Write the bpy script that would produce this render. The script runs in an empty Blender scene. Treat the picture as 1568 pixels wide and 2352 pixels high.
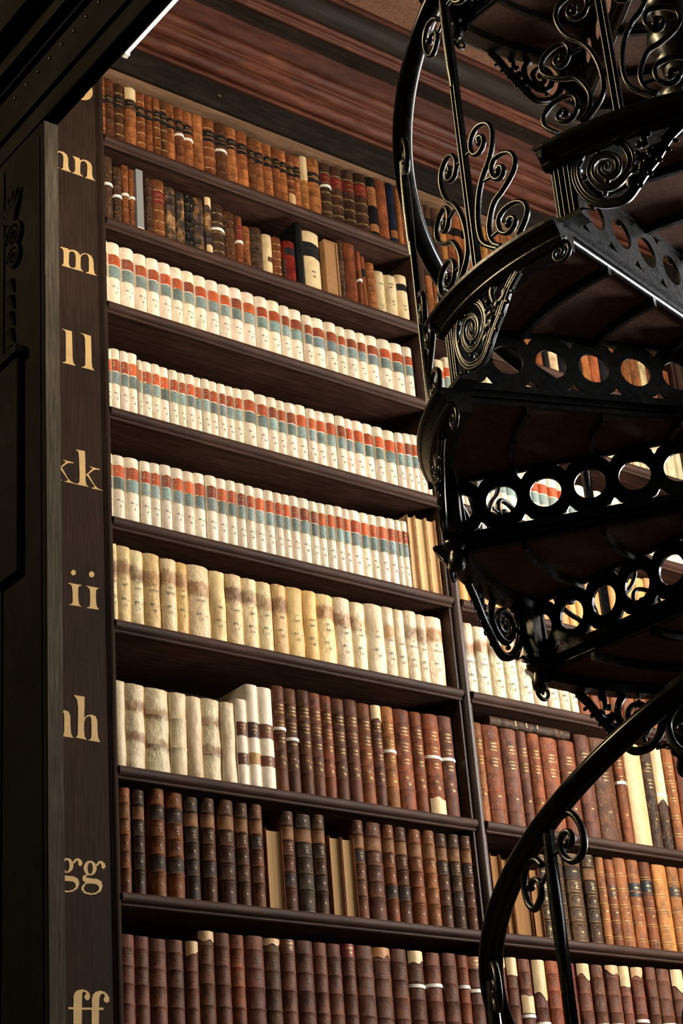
import bpy, math, random
from mathutils import Vector, Matrix, noise
from mathutils.geometry import tessellate_polygon
scene = bpy.context.scene
C = scene.collection
PI = math.pi
random.seed(11)

# ---------------------------------------------------------------- camera
cam = bpy.data.cameras.new('camera'); cam_ob = bpy.data.objects.new('camera', cam); C.objects.link(cam_ob)
_r = ((0.798793, -0.597058, -0.07383), (-0.207895, -0.38911, 0.897426), (0.564544, 0.701509, 0.434944))
cam_ob.matrix_world = Matrix(((_r[0][0], _r[1][0], -_r[2][0], 0), (_r[0][1], _r[1][1], -_r[2][1], 0),
                              (_r[0][2], _r[1][2], -_r[2][2], 1.6), (0, 0, 0, 1)))
cam.sensor_fit = 'HORIZONTAL'; cam.sensor_width = 36; cam.lens = 4293.99 * 36 / 1568
cam.clip_start = .05; cam.clip_end = 100
scene.camera = cam_ob

# ---------------------------------------------------------------- world, lights, exposure
w = bpy.data.worlds.new('world'); scene.world = w; w.use_nodes = True
w.node_tree.nodes['Background'].inputs[0].default_value = (.5, .42, .34, 1)
w.node_tree.nodes['Background'].inputs[1].default_value = .012
vs = scene.view_settings; vs.view_transform = 'Standard'; vs.look = 'None'; vs.exposure = 0; vs.gamma = 1
vs.use_curve_mapping = False

def area(name, loc, target, sx, sy, power, col, spread=180):
    l = bpy.data.lights.new(name, 'AREA'); l.shape = 'RECTANGLE'; l.size = sx; l.size_y = sy
    l.energy = power; l.color = col; l.spread = math.radians(spread)
    o = bpy.data.objects.new(name, l); C.objects.link(o); o.location = loc
    o.rotation_euler = (Vector(target) - Vector(loc)).to_track_quat('-Z', 'Y').to_euler()
    return o
area('window_daylight', (6.55, 3.7, 4.45), (4.2, 4.7, 4.5), 1.7, 3.1, 290, (1, .94, .85))
area('window_daylight_near', (6.55, .9, 4.3), (3.3, 2.5, 4.6), 1.2, 2.2, 68, (.93, .95, 1), 42)  # added narrow fill aimed at the stair to brighten its riser
area('hall_daylight', (-2.4, 8.0, 8.7), (3.0, 2.8, 4.8), 1.5, 1.5, 620, (1, .76, .43))
area('strip_light_glow', (2.80, 3.85, 5.93), (3.9, 5.2, 5.6), .03, 1.15, 24, (1, .85, .65))

# ---------------------------------------------------------------- helpers
def lin(c):
    return tuple((v / 12.92 if v <= .04045 else ((v + .055) / 1.055) ** 2.4) for v in c)
def empty(name, loc=(0, 0, 0), rot=(0, 0, 0), parent=None):
    o = bpy.data.objects.new(name, None); C.objects.link(o); o.location = loc; o.rotation_euler = rot
    o.empty_display_size = .05
    if parent: o.parent = parent
    return o
def tag(o, label=None, cat=None, group=None, kind=None):
    if label: o['label'] = label
    if cat: o['category'] = cat
    if group: o['group'] = group
    if kind: o['kind'] = kind
    return o
class MB:
    def __init__(s): s.v = []; s.f = []; s.m = []; s.sm = []
    def add(s, vs, fs, mi=0, smooth=False):
        n = len(s.v); s.v += [tuple(p) for p in vs]
        for f in fs: s.f.append(tuple(i + n for i in f)); s.m.append(mi); s.sm.append(smooth)
    def box(s, x0, x1, y0, y1, z0, z1, mi=0):
        s.add([(x, y, z) for x in (x0, x1) for y in (y0, y1) for z in (z0, z1)],
              [(0, 1, 3, 2), (4, 6, 7, 5), (0, 4, 5, 1), (2, 3, 7, 6), (0, 2, 6, 4), (1, 5, 7, 3)], mi)
    def loft(s, rings, closed=True, caps=True, mi=0, smooth=True):
        n = len(rings[0]); vs = [p for r in rings for p in r]; fs = []
        for i in range(len(rings) - 1):
            for j in range(n if closed else n - 1):
                k = (j + 1) % n; fs.append((i * n + j, i * n + k, (i + 1) * n + k, (i + 1) * n + j))
        s.add(vs, fs, mi, smooth)
        if caps and closed:
            s.add(rings[0], [tuple(range(n))[::-1]], mi); s.add(rings[-1], [tuple(range(n))], mi)
    def tube(s, pts, rad, n=8, mi=0, flat=1.0, up=None):
        pts = [Vector(p) for p in pts]; rings = []; prev = None
        for i, p in enumerate(pts):
            t = (pts[min(i + 1, len(pts) - 1)] - pts[max(i - 1, 0)])
            if t.length < 1e-7: t = Vector((0, 0, 1))
            t.normalize()
            u = (up(p) if up else (prev if prev else (Vector((0, 0, 1)) if abs(t.z) < .9 else Vector((1, 0, 0)))))
            a = u - t * u.dot(t)
            if a.length < 1e-5: a = t.orthogonal()
            a.normalize(); b = t.cross(a); prev = a
            r = rad(i / (len(pts) - 1)) if callable(rad) else rad
            rings.append([p + a * math.cos(q) * r * flat + b * math.sin(q) * r for q in [2 * PI * k / n for k in range(n)]])
        s.loft(rings, mi=mi)
    def sphere(s, c, r, sc=(1, 1, 1), n=10, m=7, mi=0):
        c = Vector(c); rings = []
        for i in range(m + 1):
            a = PI * i / m; rr = max(math.sin(a), .02) * r; z = -math.cos(a) * r
            rings.append([(c.x + rr * math.cos(2 * PI * k / n) * sc[0], c.y + rr * math.sin(2 * PI * k / n) * sc[1], c.z + z * sc[2]) for k in range(n)])
        s.loft(rings, mi=mi)
    def poly(s, loops, place, t0, t1, mi=0):
        """flat plate: loops (outer, holes...) of 2-D points; place(a, b, t) -> 3-D; thickness t0..t1"""
        tris = tessellate_polygon([[Vector((a, b, 0)) for a, b in l] for l in loops])
        flat = [p for l in loops for p in l]; n = len(flat)
        s.add([place(a, b, t0) for a, b in flat] + [place(a, b, t1) for a, b in flat],
              [tuple(t) for t in tris] + [tuple(i + n for i in t)[::-1] for t in tris], mi)
        for l in loops:
            m = len(l); s.add([place(a, b, t0) for a, b in l] + [place(a, b, t1) for a, b in l],
                              [(i, (i + 1) % m, m + (i + 1) % m, m + i) for i in range(m)], mi)
    def build(s, name, mats, parent=None, loc=None, color=None, fix=True):
        me = bpy.data.meshes.new(name); me.from_pydata(s.v, [], s.f)
        if not isinstance(mats, (list, tuple)): mats = [mats]
        for m in mats: me.materials.append(m)
        me.polygons.foreach_set('material_index', s.m); me.polygons.foreach_set('use_smooth', s.sm)
        me.update()
        o = bpy.data.objects.new(name, me); C.objects.link(o)
        if parent: o.parent = parent
        if loc: o.location = loc
        if color: o.color = (*color, 1)
        return o
def catmull(P, k=5):
    P = [Vector(p) for p in P]; out = []
    for i in range(len(P) - 1):
        a, b, c, d = P[max(i - 1, 0)], P[i], P[i + 1], P[min(i + 2, len(P) - 1)]
        for j in range(k):
            t = j / k; out.append(.5 * ((2 * b) + (c - a) * t + (2 * a - 5 * b + 4 * c - d) * t * t + (3 * b - a - 3 * c + d) * t ** 3))
    out.append(P[-1]); return out

# ---------------------------------------------------------------- materials
class NT:
    def __init__(s, name):
        s.m = bpy.data.materials.new(name); s.m.use_nodes = True; s.t = s.m.node_tree; s.n = s.t.nodes; s.n.clear()
        s.out = s.n.new('ShaderNodeOutputMaterial'); s.b = s.n.new('ShaderNodeBsdfPrincipled')
        s.t.links.new(s.b.outputs[0], s.out.inputs[0])
    def link(s, a, b): s.t.links.new(a, b)
    def val(s, sock, v):
        if hasattr(v, 'links') or hasattr(v, 'is_output'): s.link(v, sock)
        else: sock.default_value = v
    def coord(s, scale=(1, 1, 1), rnd=True):
        tc = s.n.new('ShaderNodeTexCoord'); mp = s.n.new('ShaderNodeMapping'); mp.inputs['Scale'].default_value = scale
        s.link(tc.outputs['Object'], mp.inputs['Vector'])
        if rnd:
            oi = s.n.new('ShaderNodeObjectInfo'); cx = s.n.new('ShaderNodeVectorMath'); cx.operation = 'SCALE'
            cx.inputs[0].default_value = (37, 53, 71); s.link(oi.outputs['Random'], cx.inputs['Scale']); s.link(cx.outputs[0], mp.inputs['Location'])
        return mp.outputs[0]
    def noise(s, vec, scale, detail=5, rough=.6, out='Fac'):
        q = s.n.new('ShaderNodeTexNoise'); q.inputs['Scale'].default_value = scale; q.inputs['Detail'].default_value = detail
        q.inputs['Roughness'].default_value = rough; s.link(vec, q.inputs['Vector']); return q.outputs[out]
    def ramp(s, fac, pts):
        q = s.n.new('ShaderNodeValToRGB'); e = q.color_ramp.elements
        while len(e) < len(pts): e.new(.5)
        for i, (p, c) in enumerate(pts): e[i].position = p; e[i].color = (*c, 1) if len(c) == 3 else c
        s.link(fac, q.inputs[0]); return q.outputs[0]
    def mix(s, fac, a, b, mode='MIX'):
        q = s.n.new('ShaderNodeMix'); q.data_type = 'RGBA'; q.blend_type = mode
        s.val(q.inputs[0], fac)
        for sk, v in ((q.inputs[6], a), (q.inputs[7], b)):
            if isinstance(v, tuple): sk.default_value = (*v, 1) if len(v) == 3 else v
            else: s.link(v, sk)
        return q.outputs[2]
    def objcol(s, src='object'):
        if src == 'object': return s.n.new('ShaderNodeObjectInfo').outputs['Color']
        a = s.n.new('ShaderNodeAttribute'); a.attribute_name = 'tint'; return a.outputs['Color']
    def bump(s, h, strength=.3, dist=.002):
        q = s.n.new('ShaderNodeBump'); q.inputs['Strength'].default_value = strength; q.inputs['Distance'].default_value = dist
        s.link(h, q.inputs['Height']); s.link(q.outputs[0], s.b.inputs['Normal'])
    def fin(s, col=None, rough=.5, metal=0, spec=.5, emit=None):
        if col is not None:
            if isinstance(col, tuple): s.b.inputs['Base Color'].default_value = (*col, 1)
            else: s.link(col, s.b.inputs['Base Color'])
        s.val(s.b.inputs['Roughness'], rough); s.b.inputs['Metallic'].default_value = metal
        s.b.inputs['Specular IOR Level'].default_value = spec
        if emit: s.b.inputs['Emission Color'].default_value = (*emit[0], 1); s.b.inputs['Emission Strength'].default_value = emit[1]
        return s.m

def leather(name, src='object', worn=0.0, spec=.16):
    t = NT(name); v = t.coord((1, 1, .5)); c = t.objcol(src)
    n1 = t.noise(v, 38, 8, .7); n2 = t.noise(v, 7, 4, .6)
    g = t.ramp(n1, [(.30, (.30, .28, .27)), (.50, (.90, .90, .90)), (.72, (1.5, 1.4, 1.28))])
    c1 = t.mix(1.0, c, g, 'MULTIPLY')
    g2 = t.ramp(n2, [(.35, (.62, .58, .56)), (.62, (1.12, 1.08, 1.05))])
    c2 = t.mix(1.0, c1, g2, 'MULTIPLY')
    sc = t.ramp(t.noise(v, 95, 6, .75), [(.66 - .1 * worn, (0, 0, 0)), (.74 - .06 * worn, (.65, .65, .65))])
    c3 = t.mix(sc, c2, (.42, .25, .12))
    t.bump(t.noise(v, 110, 8, .75), .55, .0018)
    r = t.ramp(n1, [(.3, (.38,) * 3), (.7, (.62,) * 3)])
    return t.fin(c3, r, 0, spec)
def mottled(name):
    t = NT(name); v = t.coord((1, 1, .55)); n1 = t.noise(v, 22, 6, .7)
    c = t.ramp(n1, [(.40, (.022, .017, .015)), (.50, (.06, .032, .018)), (.56, (.22, .10, .035)), (.68, (.46, .27, .11))])
    c = t.mix(.75, c, t.mix(1.0, c, t.ramp(t.noise(v, 90, 5, .7), [(.3, (.4,) * 3), (.7, (1.3,) * 3)]), 'MULTIPLY'))
    t.bump(n1, .5, .002); return t.fin(c, .5, 0, .4)
def vellum(name, src='object', stain=.5, cream=(.30, .15, .045)):
    t = NT(name); v = t.coord((1, 1, .45)); c = t.objcol(src)
    n1 = t.noise(v, 9, 6, .62)
    f = t.ramp(n1, [(.44, (0, 0, 0)), (.72, (stain,) * 3)])
    c1 = t.mix(f, c, cream)
    n2 = t.noise(v, 60, 6, .7)
    c2 = t.mix(1.0, c1, t.ramp(n2, [(.25, (.72, .68, .62)), (.55, (1, 1, 1))]), 'MULTIPLY')
    sp = t.ramp(t.noise(v, 130, 3, .5), [(.70, (0, 0, 0)), (.76, (.7,) * 3)])
    c3 = t.mix(sp, c2, (.10, .06, .03))
    t.bump(t.noise(v, 18 if stain > .45 else 34, 6, .6), .35 + stain * .6, .004 + .008 * max(0, stain - .4))
    return t.fin(c3, .48, 0, .35)
def stained(name, prof):
    t = NT(name); tc = t.n.new('ShaderNodeTexCoord'); sx = t.n.new('ShaderNodeSeparateXYZ'); t.link(tc.outputs['Object'], sx.inputs[0])
    v = t.coord((1, 1, .6)); oi = t.n.new('ShaderNodeObjectInfo')
    def ma(op, a, b, c=None):
        q = t.n.new('ShaderNodeMath'); q.operation = op
        for k, x in enumerate((a, b, c)):
            if x is None: continue
            if isinstance(x, (int, float)): q.inputs[k].default_value = x
            else: t.link(x, q.inputs[k])
        return q.outputs[0]
    nz = t.noise(v, 34, 6, .7); z = ma('MULTIPLY_ADD', nz, .05, sx.outputs['Z']); z = ma('MULTIPLY_ADD', oi.outputs['Random'], .035, z); z = ma('SUBTRACT', z, .045)
    f = t.ramp(z, [(p, (a,) * 3) for p, a in prof])
    patchy = t.ramp(t.noise(v, 16, 5, .65), [(.33, (.4,) * 3), (.55, (1, 1, 1))]); f = t.mix(1.0, f, patchy, 'MULTIPLY')
    c = t.objcol(); n1 = t.noise(v, 8, 6, .62)
    c = t.mix(t.ramp(n1, [(.40, (0, 0, 0)), (.72, (.55,) * 3)]), c, (.40, .22, .075))
    sc = t.ramp(oi.outputs['Random'], [(0, (.38, .16, .045)), (.5, (.16, .065, .025)), (1, (.46, .23, .075))])
    c = t.mix(f, c, sc)
    c = t.mix(1.0, c, t.ramp(t.noise(v, 60, 6, .7), [(.25, (.66, .6, .52)), (.55, (1, 1, 1))]), 'MULTIPLY')
    c = t.mix(t.ramp(t.noise(v, 120, 3, .5), [(.70, (0, 0, 0)), (.76, (.7,) * 3)]), c, (.10, .06, .03))
    t.bump(t.noise(t.coord((1.25, 1, .75)), 15, 5, .62), .9, .011)
    return t.fin(c, .45, 0, .4)
def wood(name, dark, mid, light, scale=(3, 3, 3), rough=.42, spec=.5, bump=.25, chips=0.0):
    t = NT(name); v = t.coord(scale, False); n1 = t.noise(v, 6, 8, .65)
    c = t.ramp(n1, [(.25, dark), (.5, mid), (.78, light)])
    v2 = t.coord((1, 1, 1), False); n2 = t.noise(v2, 2.2, 5, .6)
    c = t.mix(1.0, c, t.ramp(n2, [(.3, (.6, .58, .56)), (.7, (1.15, 1.1, 1.05))]), 'MULTIPLY')
    if chips:
        f = t.ramp(t.noise(v2, 26, 7, .8), [(.70 - chips * .03, (0, 0, 0)), (.73 - chips * .03, (1, 1, 1))])
        c = t.mix(f, c, (.42, .27, .17))
    t.bump(t.noise(v, 25, 8, .7), bump, .003)
    return t.fin(c, t.ramp(n2, [(.3, (rough - .1,) * 3), (.7, (rough + .15,) * 3)]), 0, spec)
def plain(name, col, rough=.5, metal=0, spec=.5, var=.25, sc=40, emit=None):
    t = NT(name); v = t.coord()
    c = t.mix(1.0, col, t.ramp(t.noise(v, sc, 5, .65), [(.3, (1 - var,) * 3), (.7, (1 + var * .4,) * 3)]), 'MULTIPLY')
    return t.fin(c, rough, metal, spec, emit)
def dyed(name, rough=.5):   # pasted labels, coloured per object
    t = NT(name); v = t.coord((1, 1, 1)); c = t.objcol()
    c = t.mix(1.0, c, t.ramp(t.noise(v, 120, 5, .7), [(.3, (.55,) * 3), (.6, (1.1,) * 3)]), 'MULTIPLY')
    c = t.mix(1.0, c, t.ramp(t.noise(v, 6, 3, .6), [(.35, (.6, .55, .55)), (.65, (1.15,) * 3)]), 'MULTIPLY')
    t.bump(t.noise(v, 200, 4, .7), .25, .001); return t.fin(c, rough, 0, .4)
def iron_mat(name):
    t = NT(name); v = t.coord((1, 1, 1), False); n1 = t.noise(v, 14, 6, .7)
    c = t.ramp(n1, [(.35, (.008, .008, .008)), (.6, (.016, .015, .013)), (.8, (.035, .030, .021))])
    t.bump(t.noise(v, 120, 6, .75), .35, .0015)
    m = t.fin(c, t.ramp(t.noise(v, 60, 4, .6), [(.3, (.20,) * 3), (.7, (.36,) * 3)]), .3, .6)
    t.b.inputs['Coat Weight'].default_value = .2; t.b.inputs['Coat Roughness'].default_value = .22
    return m
def rail_mat(name):
    t = NT(name); v = t.coord((1, 1, 1), False); n1 = t.noise(v, 30, 4, .6)
    c = t.ramp(n1, [(.4, (.004, .004, .004)), (.7, (.010, .009, .008))])
    return t.fin(c, t.ramp(n1, [(.3, (.14,) * 3), (.7, (.24,) * 3)]), 0, .14)
def pages_mat(name):
    t = NT(name); v = t.coord((420, 3, 2.2)); n1 = t.noise(v, 1.0, 6, .7)
    c = t.mix(1.0, t.objcol(), t.ramp(n1, [(.3, (.55, .5, .45)), (.65, (1.1,) * 3)]), 'MULTIPLY')
    t.bump(n1, .6, .002); return t.fin(c, .8, 0, .15)

M = dict(
    leather=leather('leather'), leather_tint=leather('leather_mixed', 'attr'), worn=leather('worn_leather', worn=1.0),
    panel_dark=plain('dark_panel_leather', (.050, .031, .023), .55, 0, .15, .5), panel_tan=plain('tan_panel_leather', (.22, .105, .048), .6, 0, .15, .45),
    mottled=mottled('mottled_calf'), white=vellum('white_vellum', stain=.22, cream=(.45, .32, .16)), vellum=vellum('stained_vellum', stain=.75),
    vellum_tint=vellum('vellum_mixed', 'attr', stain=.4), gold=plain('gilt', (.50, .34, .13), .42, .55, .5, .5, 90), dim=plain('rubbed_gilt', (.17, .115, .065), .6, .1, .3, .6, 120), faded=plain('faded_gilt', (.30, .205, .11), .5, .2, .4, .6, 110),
    banded=stained('vellum_with_brown_band', ((.165, 0), (.185, .9), (.225, .9), (.243, 0))), twoband=stained('vellum_with_two_bands', ((.085, 0), (.097, .9), (.118, .8), (.132, 0), (.195, 0), (.207, .9), (.232, .8), (.246, 0))), label=dyed('label_leather'),
    paper=plain('paper_slip', (.80, .77, .68), .7, 0, .3, .08), ink=plain('ink', (.03, .025, .02), .7), bare=vellum('bare_spine_lining', stain=.5, cream=(.42, .24, .10)),
    stain=vellum('brown_stain', stain=.8, cream=(.12, .05, .02)), pages=pages_mat('page_edges'),
    shelf=wood('dark_walnut', (.018, .008, .005), (.050, .022, .014), (.112, .052, .034), (1.1, 11, 11), .52, .22, .55),
    upright=wood('upright_walnut', (.024, .011, .008), (.050, .024, .017), (.09, .045, .032), (9, 9, 1.2), .38, .55),
    panel=wood('end_panel_paint', (.022, .013, .010), (.036, .022, .016), (.054, .034, .025), (22, 22, 1.0), .75, .06, .15),
    grey=wood('weathered_oak', (.040, .034, .026), (.085, .072, .055), (.16, .135, .10), (18, 18, .9), .85, .06, .5),
    fascia=wood('dusty_black_fascia', (.008, .006, .0045), (.015, .0115, .0085), (.032, .024, .017), (1.2, 7, 7), .65, .12, .3, .9),
    soffit=wood('bare_soffit_board', (.13, .075, .042), (.24, .14, .08), (.36, .22, .13), (1.0, 8, 8), .6, .3, .3),
    red=wood('red_mahogany', (.036, .011, .006), (.088, .027, .015), (.17, .060, .034), (1.0, 5, 5), .52, .16, .35, .5),
    brown=wood('brown_mahogany', (.026, .008, .005), (.058, .018, .010), (.10, .034, .019), (1.0, 6, 6), .6, .1, .3, .6),
    drab=wood('drab_walnut', (.010, .007, .005), (.020, .014, .010), (.034, .023, .016), (1.0, 10, 10), .55, .1, .2, .7),
    boards=wood('tread_boards', (.08, .038, .022), (.16, .078, .045), (.25, .125, .075), (14, 14, 2), .6, .3, .2),
    black=wood('blackened_oak', (.0018, .0015, .0012), (.0034, .0028, .0022), (.006, .005, .004), (3, 3, 3), .85, .04, .3),
    iron=iron_mat('black_iron'), rail=rail_mat('polished_black_iron'), paint=plain('gilt_paint', (.60, .40, .17), .6, 0, .3, .12, 30),
    led=plain('lit_diffuser', (.9, .9, .9), .4, 0, .3, 0, 10, ((1, .95, .86), 9)), sky=plain('overcast_sky_glass', (.8, .8, .8), .3, 0, .3, 0, 10, ((1, .96, .9), 1.6)), white_cap=plain('white_plastic', (.75, .75, .72), .4, 0, .4, 0),
    card=plain('grey_card', (.23, .235, .235), .8, 0, .2, .15, 300), box=plain('tan_board', (.33, .17, .07), .7, 0, .25, .15, 60),
    wall=plain('plaster', (.30, .26, .21), .9, 0, .2, .1, 3), floor=wood('floor_oak', (.05, .03, .018), (.10, .06, .035), (.16, .10, .06), (1, 8, 1), .5),
)
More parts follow.
